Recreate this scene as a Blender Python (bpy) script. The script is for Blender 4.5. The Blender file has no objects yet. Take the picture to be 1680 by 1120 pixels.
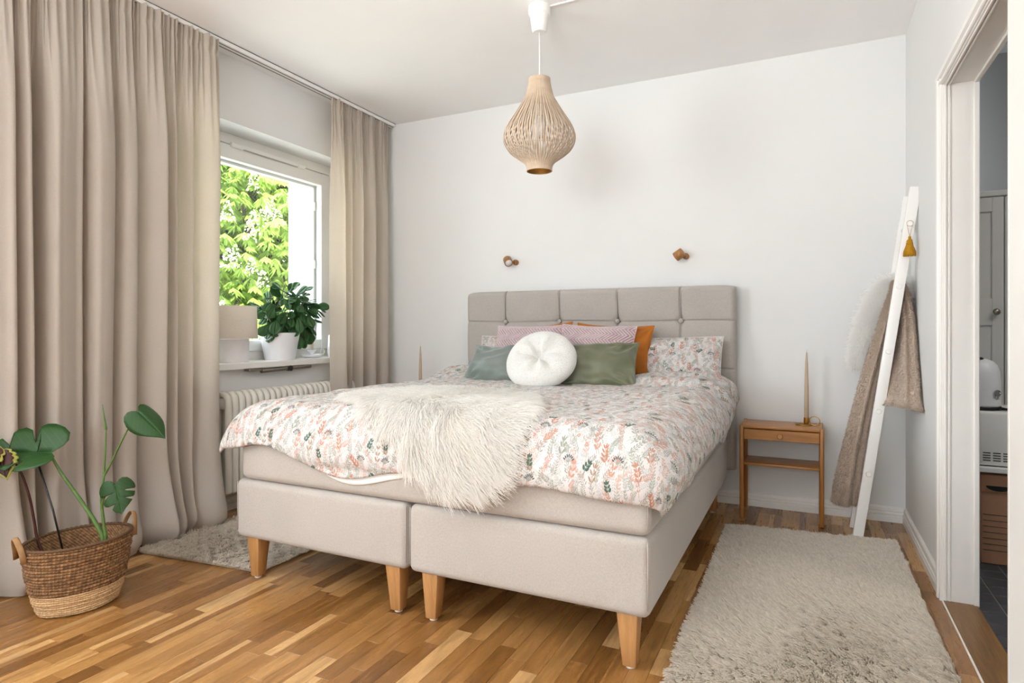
import bpy, bmesh, math, random
import numpy as np
from mathutils import Vector, Matrix, Quaternion

random.seed(4)
S = bpy.context.scene
COL = S.collection
PI = math.pi

# ------------------------------------------------------------------ camera, world, sun, window and fill light, exposure
CAM_H = 1.03
YAW = math.radians(25.75)
cam_d = bpy.data.cameras.new('camera')
cam_d.sensor_width = 36.0
cam_d.lens = 1010.0 * 36.0 / 1680.0
cam_d.shift_y = -20.0 / 1680.0
cam_d.clip_start = 0.02
cam = bpy.data.objects.new('camera', cam_d)
cam.location = (0, 0, CAM_H)
cam.rotation_euler = (PI / 2, 0, YAW)
COL.objects.link(cam)
S.camera = cam

S.view_settings.view_transform = 'Standard'
S.view_settings.look = 'None'
S.view_settings.gamma = 1.0
S.view_settings.use_curve_mapping = False
S.view_settings.exposure = -0.18
S.cycles.use_denoising = True
S.cycles.max_bounces = 10
S.cycles.diffuse_bounces = 6
S.cycles.transparent_max_bounces = 16
S.cycles.sample_clamp_indirect = 8.0
S.cycles.caustics_reflective = False
S.cycles.caustics_refractive = False

W = bpy.data.worlds.new('sky')
S.world = W
W.use_nodes = True
bg = W.node_tree.nodes['Background']
bg.inputs['Color'].default_value = (0.86, 0.93, 1.0, 1)
bg.inputs['Strength'].default_value = 9.0

sun_d = bpy.data.lights.new('sun', 'SUN')
sun_d.energy = 27.0
sun_d.angle = math.radians(0.8)
sun_d.color = (1.0, 0.95, 0.85)
sun = bpy.data.objects.new('sun', sun_d)
sun.rotation_euler = Vector((-0.10, 0.80, -0.60)).to_track_quat('-Z', 'Y').to_euler()
COL.objects.link(sun)

def area_light(name, loc, direction, sx, sy, power, color):
    d = bpy.data.lights.new(name, 'AREA')
    d.shape = 'RECTANGLE'
    d.size = sx; d.size_y = sy
    d.energy = power
    d.color = color
    o = bpy.data.objects.new(name, d)
    o.location = loc
    o.rotation_euler = Vector(direction).to_track_quat('-Z', 'Z').to_euler()
    COL.objects.link(o)
    return o

# daylight through the unseen left-wall window; the rear light is added as soft fill
area_light('daylight_side_window', (-2.80, 0.10, 1.62), (1, 0.12, -0.03), 1.0, 1.1, 60.0, (0.92, 0.965, 1.0))
area_light('rear_fill', (-1.1, -2.96, 1.55), (0, 1, 0), 2.2, 1.5, 40.0, (0.92, 0.965, 1.0))
# fill light added behind the camera, aimed up at ceiling and back wall
fl = area_light('ceiling_fill', (-0.8, -0.9, 1.75), (-0.08, 0.80, 0.72), 0.9, 0.9, 32.0, (0.92, 0.965, 1.0))
fl.data.spread = math.radians(95)
# fill light added above the kitchen to brighten what shows through the door
area_light('kitchen_fill', (1.5, 2.6, 2.45), (0, 0, -1), 0.5, 0.5, 16.0, (1.0, 0.96, 0.9))
portal = area_light('window_portal', (-3.3, 2.82, 1.54), (1, 0, 0), 1.5, 1.36, 1.0, (1, 1, 1))
portal.data.cycles.is_portal = True

# ------------------------------------------------------------------ helpers
def srgb(r, g, b):
    def f(c):
        c /= 255.0
        return c / 12.92 if c <= 0.04045 else ((c + 0.055) / 1.055) ** 2.4
    return (f(r), f(g), f(b), 1.0)

class NT:
    """small wrapper to build node materials"""
    def __init__(self, name):
        self.m = bpy.data.materials.new(name)
        self.m.use_nodes = True
        self.t = self.m.node_tree
        self.n = self.t.nodes
        self.b = self.n['Principled BSDF']
        self.out = self.n['Material Output']
    def node(self, typ, **kw):
        o = self.n.new(typ)
        for k, v in kw.items():
            if k.startswith('i_'):
                o.inputs[k[2:].replace('_', ' ')].default_value = v
            else:
                setattr(o, k, v)
        return o
    def link(self, a, b):
        self.t.links.new(a, b)
    def set(self, **kw):
        for k, v in kw.items():
            self.b.inputs[k.replace('_', ' ')].default_value = v
    def math(self, op, a, b=None, c=None):
        n = self.n.new('ShaderNodeMath'); n.operation = op
        for i, x in enumerate((a, b, c)):
            if x is None: continue
            if isinstance(x, (int, float)): n.inputs[i].default_value = x
            else: self.link(x, n.inputs[i])
        return n.outputs[0]
    def mix(self, fac, a, b, blend='MIX'):
        n = self.n.new('ShaderNodeMix'); n.data_type = 'RGBA'; n.blend_type = blend
        for s, x in ((n.inputs[0], fac), (n.inputs[6], a), (n.inputs[7], b)):
            if isinstance(x, (int, float)): s.default_value = x
            elif isinstance(x, tuple): s.default_value = x
            else: self.link(x, s)
        return n.outputs[2]
    def ramp(self, fac, stops):
        n = self.n.new('ShaderNodeValToRGB')
        e = n.color_ramp.elements
        while len(e) < len(stops): e.new(0.5)
        for i, (p, c) in enumerate(stops):
            e[i].position = p; e[i].color = c
        self.link(fac, n.inputs[0])
        return n.outputs[0]
    def coords(self, kind='Object', scale=(1, 1, 1)):
        tc = self.n.new('ShaderNodeTexCoord')
        mp = self.n.new('ShaderNodeMapping')
        mp.inputs['Scale'].default_value = scale
        self.link(tc.outputs[kind], mp.inputs[0])
        return mp.outputs[0]
    def noise(self, vec, scale, detail=3.0, rough=0.55):
        n = self.n.new('ShaderNodeTexNoise')
        n.inputs['Scale'].default_value = scale
        n.inputs['Detail'].default_value = detail
        n.inputs['Roughness'].default_value = rough
        if vec is not None: self.link(vec, n.inputs['Vector'])
        return n.outputs['Fac']
    def bump(self, height, strength=0.3, dist=0.01, normal=None):
        n = self.n.new('ShaderNodeBump')
        n.inputs['Strength'].default_value = strength
        n.inputs['Distance'].default_value = dist
        self.link(height, n.inputs['Height'])
        if normal is not None: self.link(normal, n.inputs['Normal'])
        return n.outputs['Normal']

def mat_plain(name, col, rough=0.5, metal=0.0, noise_amt=0.04, nscale=30.0, bump=0.0, spec=0.5, sheen=0.0):
    k = NT(name)
    v = k.coords()
    f = k.noise(v, nscale)
    dark = tuple(c * (1 - noise_amt * 2) for c in col[:3]) + (1,)
    lite = tuple(min(1, c * (1 + noise_amt)) for c in col[:3]) + (1,)
    k.link(k.ramp(f, [(0.3, dark), (0.7, lite)]), k.b.inputs['Base Color'])
    k.set(Roughness=rough, Metallic=metal)
    k.b.inputs['Specular IOR Level'].default_value = spec
    if sheen: k.b.inputs['Sheen Weight'].default_value = sheen
    if bump: k.link(k.bump(f, bump, 0.004), k.b.inputs['Normal'])
    return k.m

def mat_fabric(name, col, grain=0.10, scale=420.0, bump=0.25, sheen=0.15, trans=0.0, blotch=0.05, rough=0.9, stretch=(1, 1, 1)):
    k = NT(name)
    v = k.coords(scale=stretch)
    f = k.noise(v, scale, 2.0, 0.7)
    g = k.noise(v, scale * 0.45, 2.0, 0.6)
    h = k.noise(v, 5.0, 2.0)
    s = k.math('ADD', k.math('MULTIPLY', f, 0.6), k.math('MULTIPLY', g, 0.4))
    c1 = tuple(c * (1 - grain * 1.6) for c in col[:3]) + (1,)
    c2 = tuple(min(1, c * (1 + grain)) for c in col[:3]) + (1,)
    c = k.ramp(s, [(0.3, c1), (0.7, c2)])
    d1 = tuple([1 - blotch * 2] * 3) + (1,)
    c = k.mix(1.0, c, k.ramp(h, [(0.3, d1), (0.7, (1, 1, 1, 1))]), 'MULTIPLY')
    k.link(c, k.b.inputs['Base Color'])
    k.set(Roughness=rough)
    k.b.inputs['Specular IOR Level'].default_value = 0.2
    k.b.inputs['Sheen Weight'].default_value = sheen
    nb = k.bump(s, bump, 0.002)
    k.link(nb, k.b.inputs['Normal'])
    if trans:
        t = k.node('ShaderNodeBsdfTranslucent')
        k.link(k.mix(1.0, c, (1.0, 0.90, 0.74, 1), 'MULTIPLY'), t.inputs['Color'])
        ms = k.node('ShaderNodeMixShader')
        ms.inputs[0].default_value = trans
        k.link(k.b.outputs[0], ms.inputs[1]); k.link(t.outputs[0], ms.inputs[2])
        k.link(ms.outputs[0], k.out.inputs['Surface'])
    return k.m

def mat_wood(name, c1, c2, c3, scale=1.0, axis='Z', rough=0.4, bump=0.08):
    k = NT(name)
    st = {'X': (1.2, 16, 16), 'Y': (16, 1.2, 16), 'Z': (16, 16, 1.2)}[axis]
    v = k.coords(scale=tuple(x * scale for x in st))
    f = k.noise(v, 2.2, 5.0, 0.6)
    g = k.noise(v, 9.0, 3.0, 0.6)
    s = k.math('ADD', k.math('MULTIPLY', f, 0.75), k.math('MULTIPLY', g, 0.25))
    k.link(k.ramp(s, [(0.3, c1), (0.5, c2), (0.68, c3)]), k.b.inputs['Base Color'])
    k.set(Roughness=rough)
    k.link(k.bump(s, bump, 0.002), k.b.inputs['Normal'])
    return k.m

def tag(o, label=None, cat=None, group=None, kind=None):
    if label: o['label'] = label
    if cat: o['category'] = cat
    if group: o['group'] = group
    if kind: o['kind'] = kind
    return o

def thing(name, label, cat, loc, group=None):
    o = bpy.data.objects.new(name, None)
    o.empty_display_size = 0.05
    o.location = loc
    COL.objects.link(o)
    return tag(o, label, cat, group)

def root_loc(p):
    l = Vector((0, 0, 0))
    while p is not None:
        l += Vector(p.location); p = p.parent
    return l

def link(name, me, mat=None, parent=None, smooth=False):
    """link a mesh given in world coordinates; child meshes are stored relative to their parent"""
    o = bpy.data.objects.new(name, me)
    if parent is not None:
        me.transform(Matrix.Translation(-root_loc(parent)))
        o.parent = parent
    if mat is not None and len(me.materials) == 0:
        for m in (mat if isinstance(mat, (list, tuple)) else [mat]): me.materials.append(m)
    if smooth:
        me.shade_smooth()
    COL.objects.link(o)
    return o

def pydata(name, V, F, mat=None, parent=None, smooth=False, uv=None, mats=None):
    me = bpy.data.meshes.new(name)
    V = np.asarray(V, float)
    me.from_pydata([tuple(p) for p in V], [], [tuple(f) for f in F])
    me.validate()
    if uv is not None:
        lay = me.uv_layers.new(name='uv')
        vi = np.zeros(len(me.loops), dtype=np.int32)
        me.loops.foreach_get('vertex_index', vi)
        lay.data.foreach_set('uv', np.asarray(uv, float)[vi].ravel())
    if mats is not None:
        me.polygons.foreach_set('material_index', np.asarray(mats, dtype=np.int32))
    return link(name, me, mat, parent, smooth)

def from_bm(name, bm, mat=None, parent=None, smooth=False):
    me = bpy.data.meshes.new(name)
    bmesh.ops.recalc_face_normals(bm, faces=bm.faces)
    bm.to_mesh(me); bm.free()
    return link(name, me, mat, parent, smooth)

def auto_smooth(o, ang=40):
    me = o.data
    me.shade_smooth()
    bm = bmesh.new(); bm.from_mesh(me)
    for e in bm.edges:
        e.smooth = not (len(e.link_faces) == 2 and e.calc_face_angle(0) > math.radians(ang))
    bm.to_mesh(me); bm.free()
    return o

class MB:
    """collects shapes into one mesh"""
    def __init__(self): self.V = []; self.F = []
    def add(self, V, F):
        o = len(self.V)
        self.V += [tuple(map(float, p)) for p in V]
        self.F += [tuple(i + o for i in f) for f in F]
        return self
    def box(self, x0, x1, y0, y1, z0, z1, bevel=0.0, seg=2):
        bm = bmesh.new()
        bmesh.ops.create_cube(bm, size=1.0)
        for v in bm.verts:
            v.co = Vector(((x0 + x1) / 2 + v.co.x * (x1 - x0), (y0 + y1) / 2 + v.co.y * (y1 - y0), (z0 + z1) / 2 + v.co.z * (z1 - z0)))
        if bevel: bmesh.ops.bevel(bm, geom=bm.edges[:], offset=bevel, segments=seg, profile=0.5, affect='EDGES')
        return self.bm(bm)
    def bm(self, bm):
        bm.verts.index_update()
        self.add([v.co[:] for v in bm.verts], [[v.index for v in f.verts] for f in bm.faces])
        bm.free(); return self
    def tube(self, pts, r, n=8, cap=True, flat=1.0, up=(0, 0, 1)):
        pts = [Vector(p) for p in pts]
        rs = r if isinstance(r, (list, tuple)) else [r] * len(pts)
        V = []; F = []
        ref = None
        for i, p in enumerate(pts):
            t = (pts[min(i + 1, len(pts) - 1)] - pts[max(i - 1, 0)]).normalized()
            if ref is None:
                u = Vector(up)
                if abs(t.dot(u)) > 0.95: u = Vector((1, 0, 0))
                a = t.cross(u).normalized()
            else:
                a = (ref - t * ref.dot(t)).normalized()
            ref = a
            b = t.cross(a).normalized()
            for j in range(n):
                th = 2 * PI * j / n
                V.append(p + a * (rs[i] * math.cos(th)) + b * (rs[i] * flat * math.sin(th)))
        for i in range(len(pts) - 1):
            for j in range(n):
                F.append((i * n + j, i * n + (j + 1) % n, (i + 1) * n + (j + 1) % n, (i + 1) * n + j))
        if cap:
            F.append(tuple(range(n))[::-1]); F.append(tuple((len(pts) - 1) * n + j for j in range(n)))
        return self.add(V, F)
    def lathe(self, prof, c=(0, 0, 0), n=32, rot=None, cap=True):
        """prof: list of (r, z)"""
        V = []; F = []
        for r, z in prof:
            for j in range(n):
                th = 2 * PI * j / n
                p = Vector((r * math.cos(th), r * math.sin(th), z))
                if rot is not None: p = rot @ p
                V.append(p + Vector(c))
        for i in range(len(prof) - 1):
            for j in range(n):
                F.append((i * n + j, i * n + (j + 1) % n, (i + 1) * n + (j + 1) % n, (i + 1) * n + j))
        if cap:
            if prof[0][0] > 1e-5: F.append(tuple(range(n))[::-1])
            if prof[-1][0] > 1e-5: F.append(tuple((len(prof) - 1) * n + j for j in range(n)))
        return self.add(V, F)
    def extrude(self, poly, a, b):
        """poly: list of 3-vectors (a planar outline) moved from offset a to offset b"""
        n = len(poly)
        V = [Vector(p) + Vector(a) for p in poly] + [Vector(p) + Vector(b) for p in poly]
        F = [tuple(range(n))[::-1], tuple(range(n, 2 * n))]
        for i in range(n):
            F.append((i, (i + 1) % n, n + (i + 1) % n, n + i))
        return self.add(V, F)
    def build(self, name, mat=None, parent=None, smooth=False, sharp=None):
        me = bpy.data.meshes.new(name)
        me.from_pydata(self.V, [], self.F)
        bm = bmesh.new(); bm.from_mesh(me)
        bmesh.ops.remove_doubles(bm, verts=bm.verts, dist=1e-6)
        bmesh.ops.recalc_face_normals(bm, faces=bm.faces)
        bm.to_mesh(me); bm.free()
        o = link(name, me, mat, parent, smooth)
        if sharp: auto_smooth(o, sharp)
        return o

def grid(name, P, mat=None, parent=None, smooth=True, uv=None, wrap_u=False, wrap_v=False):
    """P: (n, m, 3) array"""
    n, m = P.shape[:2]
    idx = np.arange(n * m).reshape(n, m)
    I = np.arange(n if wrap_u else n - 1); J = np.arange(m if wrap_v else m - 1)
    a = idx[I][:, J]; b = idx[(I + 1) % n][:, J]; c = idx[(I + 1) % n][:, (J + 1) % m]; d = idx[I][:, (J + 1) % m]
    F = np.stack([a, b, c, d], -1).reshape(-1, 4)
    return pydata(name, P.reshape(-1, 3), F.tolist(), mat, parent, smooth, None if uv is None else uv.reshape(-1, 2))

def copy_tree(o, loc, label=None, parent=None):
    c = o.copy(); COL.objects.link(c)
    if parent is None: c.location = loc
    else: c.parent = parent
    if label: c['label'] = label
    for ch in list(o.children): copy_tree(ch, None, None, c)
    return c

def wn(x, y, seed, scale=1.0, n=6):
    """smooth random field"""
    r = np.random.RandomState(seed)
    o = 0
    for i in range(n):
        a = r.rand() * 2 * PI; f = scale * (0.6 + 0.9 * r.rand()); p = r.rand() * 2 * PI
        o = o + np.sin((x * math.cos(a) + y * math.sin(a)) * f + p)
    return o / n

def sstep(a, b, x):
    t = np.clip((np.asarray(x, float) - a) / (b - a), 0, 1)
    return t * t * (3 - 2 * t)

def unit(v):
    return v / np.maximum(np.linalg.norm(v, axis=-1, keepdims=True), 1e-9)

def fur(name, P, mat, parent, r0, r1=None, label=None):
    """P: (n strands, k points, 3) in world coordinates; one hair-curves object"""
    n, k = P.shape[:2]
    c = bpy.data.hair_curves.new(name)
    c.add_curves([k] * n)
    off = np.array(root_loc(parent)) if parent is not None else 0
    c.attributes['position'].data.foreach_set('vector', (P - off).astype(np.float32).ravel())
    ra = c.attributes.get('radius') or c.attributes.new('radius', 'FLOAT', 'POINT')
    prof = np.linspace(r0, r1 if r1 is not None else r0 * 0.3, k)
    ra.data.foreach_set('value', np.tile(prof, n).astype(np.float32))
    c.materials.append(mat)
    o = bpy.data.objects.new(name, c)
    o.parent = parent
    COL.objects.link(o)
    o['kind'] = 'stuff'
    if label: o['label'] = label
    return o

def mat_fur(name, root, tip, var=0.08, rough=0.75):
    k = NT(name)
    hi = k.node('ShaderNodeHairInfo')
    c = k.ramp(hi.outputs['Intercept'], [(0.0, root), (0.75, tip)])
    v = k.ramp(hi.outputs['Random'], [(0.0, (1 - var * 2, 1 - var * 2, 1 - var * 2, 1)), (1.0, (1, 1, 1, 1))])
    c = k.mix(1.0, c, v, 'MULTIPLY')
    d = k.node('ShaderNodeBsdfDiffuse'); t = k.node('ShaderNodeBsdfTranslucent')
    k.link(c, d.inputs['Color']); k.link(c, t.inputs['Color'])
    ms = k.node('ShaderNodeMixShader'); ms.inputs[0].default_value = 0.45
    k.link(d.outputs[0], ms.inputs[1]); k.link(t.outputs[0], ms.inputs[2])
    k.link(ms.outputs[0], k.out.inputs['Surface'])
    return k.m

# ------------------------------------------------------------------ materials
M = {}
M['paint'] = mat_plain('wall_paint', srgb(225, 225, 224), 0.75, 0, 0.006, 3.0, 0.02, 0.2)
M['ceiling'] = mat_plain('ceiling_paint', srgb(243, 243, 243), 0.8, 0, 0.006, 3.0, 0.02, 0.2)
M['trim'] = mat_plain('trim_paint', srgb(231, 229, 225), 0.35, 0, 0.008, 8.0)
M['white_gloss'] = mat_plain('white_lacquer', srgb(236, 235, 232), 0.3, 0, 0.006, 8.0)
M['radiator'] = mat_plain('radiator_enamel', srgb(216, 212, 203), 0.35, 0, 0.01, 8.0)
M['linen'] = mat_fabric('bed_upholstery', srgb(177, 170, 163), 0.10, 380, 0.30, 0.2, 0, 0.03)
M['curtain'] = mat_fabric('curtain_cloth', srgb(207, 198, 188), 0.05, 500, 0.12, 0.15, 0.35, 0.02)
M['sheet'] = mat_fabric('white_cotton', srgb(236, 234, 232), 0.02, 300, 0.1, 0.05)
M['oak'] = mat_wood('oak_leg', srgb(140, 98, 54), srgb(168, 122, 74), srgb(186, 142, 94), 1.0, 'Z', 0.4)
M['oak_x'] = mat_wood('oak_board', srgb(138, 88, 38), srgb(170, 114, 56), srgb(190, 134, 72), 1.0, 'X', 0.35)
M['oak_z'] = mat_wood('oak_post', srgb(134, 84, 36), srgb(166, 110, 52), srgb(188, 132, 70), 1.0, 'Z', 0.35)
M['oak_th'] = mat_wood('oak_threshold', srgb(92, 62, 30), srgb(118, 84, 44), srgb(138, 100, 56), 1.0, 'Y', 0.4)
M['walnut'] = mat_wood('sconce_wood', srgb(120, 76, 34), srgb(156, 106, 56), srgb(176, 126, 72), 2.0, 'Z', 0.45)
M['brass'] = mat_plain('brass', srgb(198, 160, 88), 0.28, 1.0, 0.03, 40)
M['steel'] = mat_plain('brushed_steel', srgb(150, 142, 132), 0.38, 1.0, 0.05, 60)
M['chrome'] = mat_plain('chrome', srgb(200, 200, 200), 0.12, 1.0, 0.01, 10)
M['black'] = mat_plain('black_plastic', srgb(20, 20, 21), 0.4, 0, 0.02, 20)
M['vent_grey'] = mat_plain('vent_grey', srgb(172, 170, 165), 0.6, 0, 0.02, 20)
M['dark_strips'] = mat_plain('dark_slot', srgb(70, 66, 62), 0.8, 0, 0.02, 20)  # dark tone painted in for slot depth and for the ruled lines
M['candle'] = mat_plain('taper_wax', srgb(186, 164, 138), 0.5, 0, 0.03, 20)
M['candle_lt'] = mat_plain('cream_wax', srgb(222, 205, 184), 0.5, 0, 0.02, 20)
M['wick'] = mat_plain('wick', srgb(190, 180, 160), 0.9)
M['pot'] = mat_plain('white_ceramic', srgb(238, 238, 242), 0.35, 0, 0.01, 10)
M['lamp_base'] = mat_plain('lamp_base_ceramic', srgb(228, 224, 226), 0.5, 0, 0.02, 20)
M['lamp_shade'] = mat_fabric('linen_shade', srgb(200, 189, 182), 0.14, 300, 0.2, 0.1, 0.35, 0.02, 0.9, (1, 1, 6))
M['soil'] = mat_plain('soil', srgb(50, 38, 28), 0.95, 0, 0.3, 80, 0.5)
M['veneer'] = mat_plain('lamp_slats', srgb(194, 173, 150), 0.7, 0, 0.06, 30)
M['gold_in'] = mat_plain('gold_lining', srgb(190, 140, 70), 0.3, 0.8, 0.05, 30)
M['orange'] = mat_fabric('rust_orange_linen', srgb(176, 104, 38), 0.16, 300, 0.25, 0.1, 0, 0.05, 0.9, (1, 1, 3))
M['tan_plush'] = mat_fabric('tan_plush', srgb(186, 168, 152), 0.14, 90, 0.6, 0.5, 0, 0.10)
M['ochre'] = mat_fabric('ochre_yarn', srgb(186, 134, 26), 0.25, 200, 0.4, 0.1, 0, 0.05, 0.9, (4, 4, 0.4))
M['card'] = mat_plain('brown_cardboard', srgb(176, 132, 104), 0.85, 0, 0.04, 20)
M['grey_wall'] = mat_plain('kitchen_grey_paint', srgb(150, 149, 148), 0.8, 0, 0.01, 5)
M['tile'] = mat_plain('slate_tile', srgb(62, 64, 70), 0.5, 0, 0.12, 14, 0.1)
M['grout'] = mat_plain('grout', srgb(150, 148, 142), 0.9, 0, 0.05, 40)
M['cabinet'] = mat_plain('cabinet_paint', srgb(206, 205, 202), 0.45, 0, 0.01, 10)
M['floor_base'] = mat_plain('floor_base', srgb(84, 54, 26), 0.8, 0, 0.05, 20)
M['leather'] = mat_plain('leather_strap', srgb(150, 112, 70), 0.6, 0, 0.08, 50, 0.1)
M['bounce_ground'] = mat_plain('pale_bounce_ground', srgb(206, 202, 194), 0.9, 0, 0.1, 3)  # ground out of view, coloured pale so it bounces white light upward
M['bark'] = mat_plain('bark', srgb(86, 74, 60), 0.9, 0, 0.2, 20, 0.5)
M['blossom'] = mat_plain('chestnut_blossom', srgb(246, 238, 222), 0.8, 0, 0.04, 30)
M['ext'] = mat_plain('exterior_render', srgb(224, 226, 232), 0.8, 0, 0.02, 10)

def mat_leaf(name, col, edge, rough=0.35, trans=0.25, vein=None):
    k = NT(name)
    v = k.coords()
    f = k.noise(v, 22.0, 3.0)
    oi = k.node('ShaderNodeObjectInfo')
    c = k.mix(f, col, edge)
    c = k.mix(1.0, c, k.ramp(oi.outputs['Random'], [(0.0, (0.75, 0.78, 0.75, 1)), (1.0, (1, 1, 1, 1))]), 'MULTIPLY')
    if vein is not None:
        uv = k.node('ShaderNodeUVMap')
        sx = k.node('ShaderNodeSeparateXYZ'); k.link(uv.outputs[0], sx.inputs[0])
        mid = k.math('LESS_THAN', k.math('ABSOLUTE', sx.outputs[1]), 0.012)
        ph = k.math('SUBTRACT', k.math('MULTIPLY', sx.outputs[0], 7.0), k.math('MULTIPLY', k.math('ABSOLUTE', sx.outputs[1]), 7.0))
        st = k.math('LESS_THAN', k.math('FRACT', ph), 0.06)
        c = k.mix(k.math('MULTIPLY', k.math('MAXIMUM', mid, k.math('MULTIPLY', st, 0.5)), 0.6), c, vein)
    k.link(c, k.b.inputs['Base Color'])
    k.set(Roughness=rough)
    k.b.inputs['Specular IOR Level'].default_value = 0.3
    t = k.node('ShaderNodeBsdfTranslucent'); k.link(c, t.inputs['Color'])
    ms = k.node('ShaderNodeMixShader'); ms.inputs[0].default_value = trans
    k.link(k.b.outputs[0], ms.inputs[1]); k.link(t.outputs[0], ms.inputs[2])
    k.link(ms.outputs[0], k.out.inputs['Surface'])
    return k.m
M['monstera'] = mat_leaf('monstera_leaf', srgb(30, 60, 24), srgb(44, 78, 32), 0.5, 0.10, srgb(70, 118, 74))
M['ficus'] = mat_leaf('rubber_leaf', srgb(62, 106, 68), srgb(100, 144, 88), 0.2, 0.4)
M['stem'] = mat_plain('green_stem', srgb(76, 106, 44), 0.5, 0, 0.1, 30)
M['stem_br'] = mat_plain('brown_stem', srgb(110, 92, 60), 0.7, 0, 0.1, 30)
M['coleus'] = mat_leaf('coleus_leaf', srgb(56, 24, 26), srgb(80, 40, 30), 0.5, 0.15)
M['coleus_edge'] = mat_leaf('coleus_edge', srgb(150, 150, 60), srgb(170, 160, 80), 0.5, 0.15)
M['tree_leaf'] = mat_leaf('chestnut_leaf', srgb(140, 170, 70), srgb(186, 206, 110), 0.45, 0.4)
M['tree_leaf_dk'] = mat_leaf('dark_tree_leaf', srgb(80, 112, 58), srgb(110, 140, 76), 0.5, 0.3)

def mat_glass():
    k = NT('window_glass')
    k.n.remove(k.b)
    t = k.node('ShaderNodeBsdfTransparent'); g = k.node('ShaderNodeBsdfGlossy')
    t.inputs[0].default_value = (0.97, 0.985, 0.98, 1); g.inputs['Roughness'].default_value = 0.02
    lw = k.node('ShaderNodeLayerWeight'); lw.inputs['Blend'].default_value = 0.5
    fac = k.math('ADD', 0.03, k.math('MULTIPLY', k.math('POWER', lw.outputs['Facing'], 5.0), 0.6))
    ms = k.node('ShaderNodeMixShader')
    k.link(fac, ms.inputs[0]); k.link(t.outputs[0], ms.inputs[1]); k.link(g.outputs[0], ms.inputs[2])
    k.link(ms.outputs[0], k.out.inputs['Surface'])
    return k.m
M['glass'] = mat_glass()

def mat_floor():
    k = NT('oak_parquet')
    at = k.node('ShaderNodeAttribute'); at.attribute_name = 'tone'
    sx = k.node('ShaderNodeSeparateColor'); k.link(at.outputs['Color'], sx.inputs[0])
    geo = k.node('ShaderNodeNewGeometry')
    mp = k.node('ShaderNodeMapping'); mp.inputs['Scale'].default_value = (16, 1.2, 1)
    k.link(geo.outputs['Position'], mp.inputs[0])
    cb = k.node('ShaderNodeCombineXYZ'); k.link(k.math('MULTIPLY', sx.outputs[1], 30.0), cb.inputs[2])
    ad = k.node('ShaderNodeVectorMath'); ad.operation = 'ADD'
    k.link(mp.outputs[0], ad.inputs[0]); k.link(cb.outputs[0], ad.inputs[1])
    f = k.noise(ad.outputs[0], 3.0, 6.0, 0.62)
    g = k.noise(ad.outputs[0], 16.0, 3.0, 0.6)
    base = k.ramp(sx.outputs[0], [(0.0, srgb(94, 60, 28)), (0.2, srgb(126, 85, 42)), (0.5, srgb(150, 106, 58)), (0.8, srgb(174, 130, 78)), (1.0, srgb(210, 172, 122))])
    s = k.math('ADD', k.math('MULTIPLY', f, 0.7), k.math('MULTIPLY', g, 0.3))
    gr = k.ramp(s, [(0.34, (0.56, 0.52, 0.46, 1)), (0.5, (0.96, 0.96, 0.96, 1)), (0.66, (1.2, 1.2, 1.18, 1))])
    # strips of pale sapwood along one edge of some staves
    edge = k.math('ADD', sx.outputs[2], k.math('MULTIPLY', k.math('SUBTRACT', f, 0.5), 0.5))
    sap = k.math('LESS_THAN', edge, at.outputs['Alpha'])
    base = k.mix(sap, base, srgb(190, 149, 99))
    k.link(k.mix(1.0, base, gr, 'MULTIPLY'), k.b.inputs['Base Color'])
    k.link(k.ramp(s, [(0.3, (0.34, 0.34, 0.34, 1)), (0.7, (0.24, 0.24, 0.24, 1))]), k.b.inputs['Roughness'])
    k.link(k.bump(s, 0.05, 0.001), k.b.inputs['Normal'])
    return k.m
M['floor'] = mat_floor()

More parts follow.
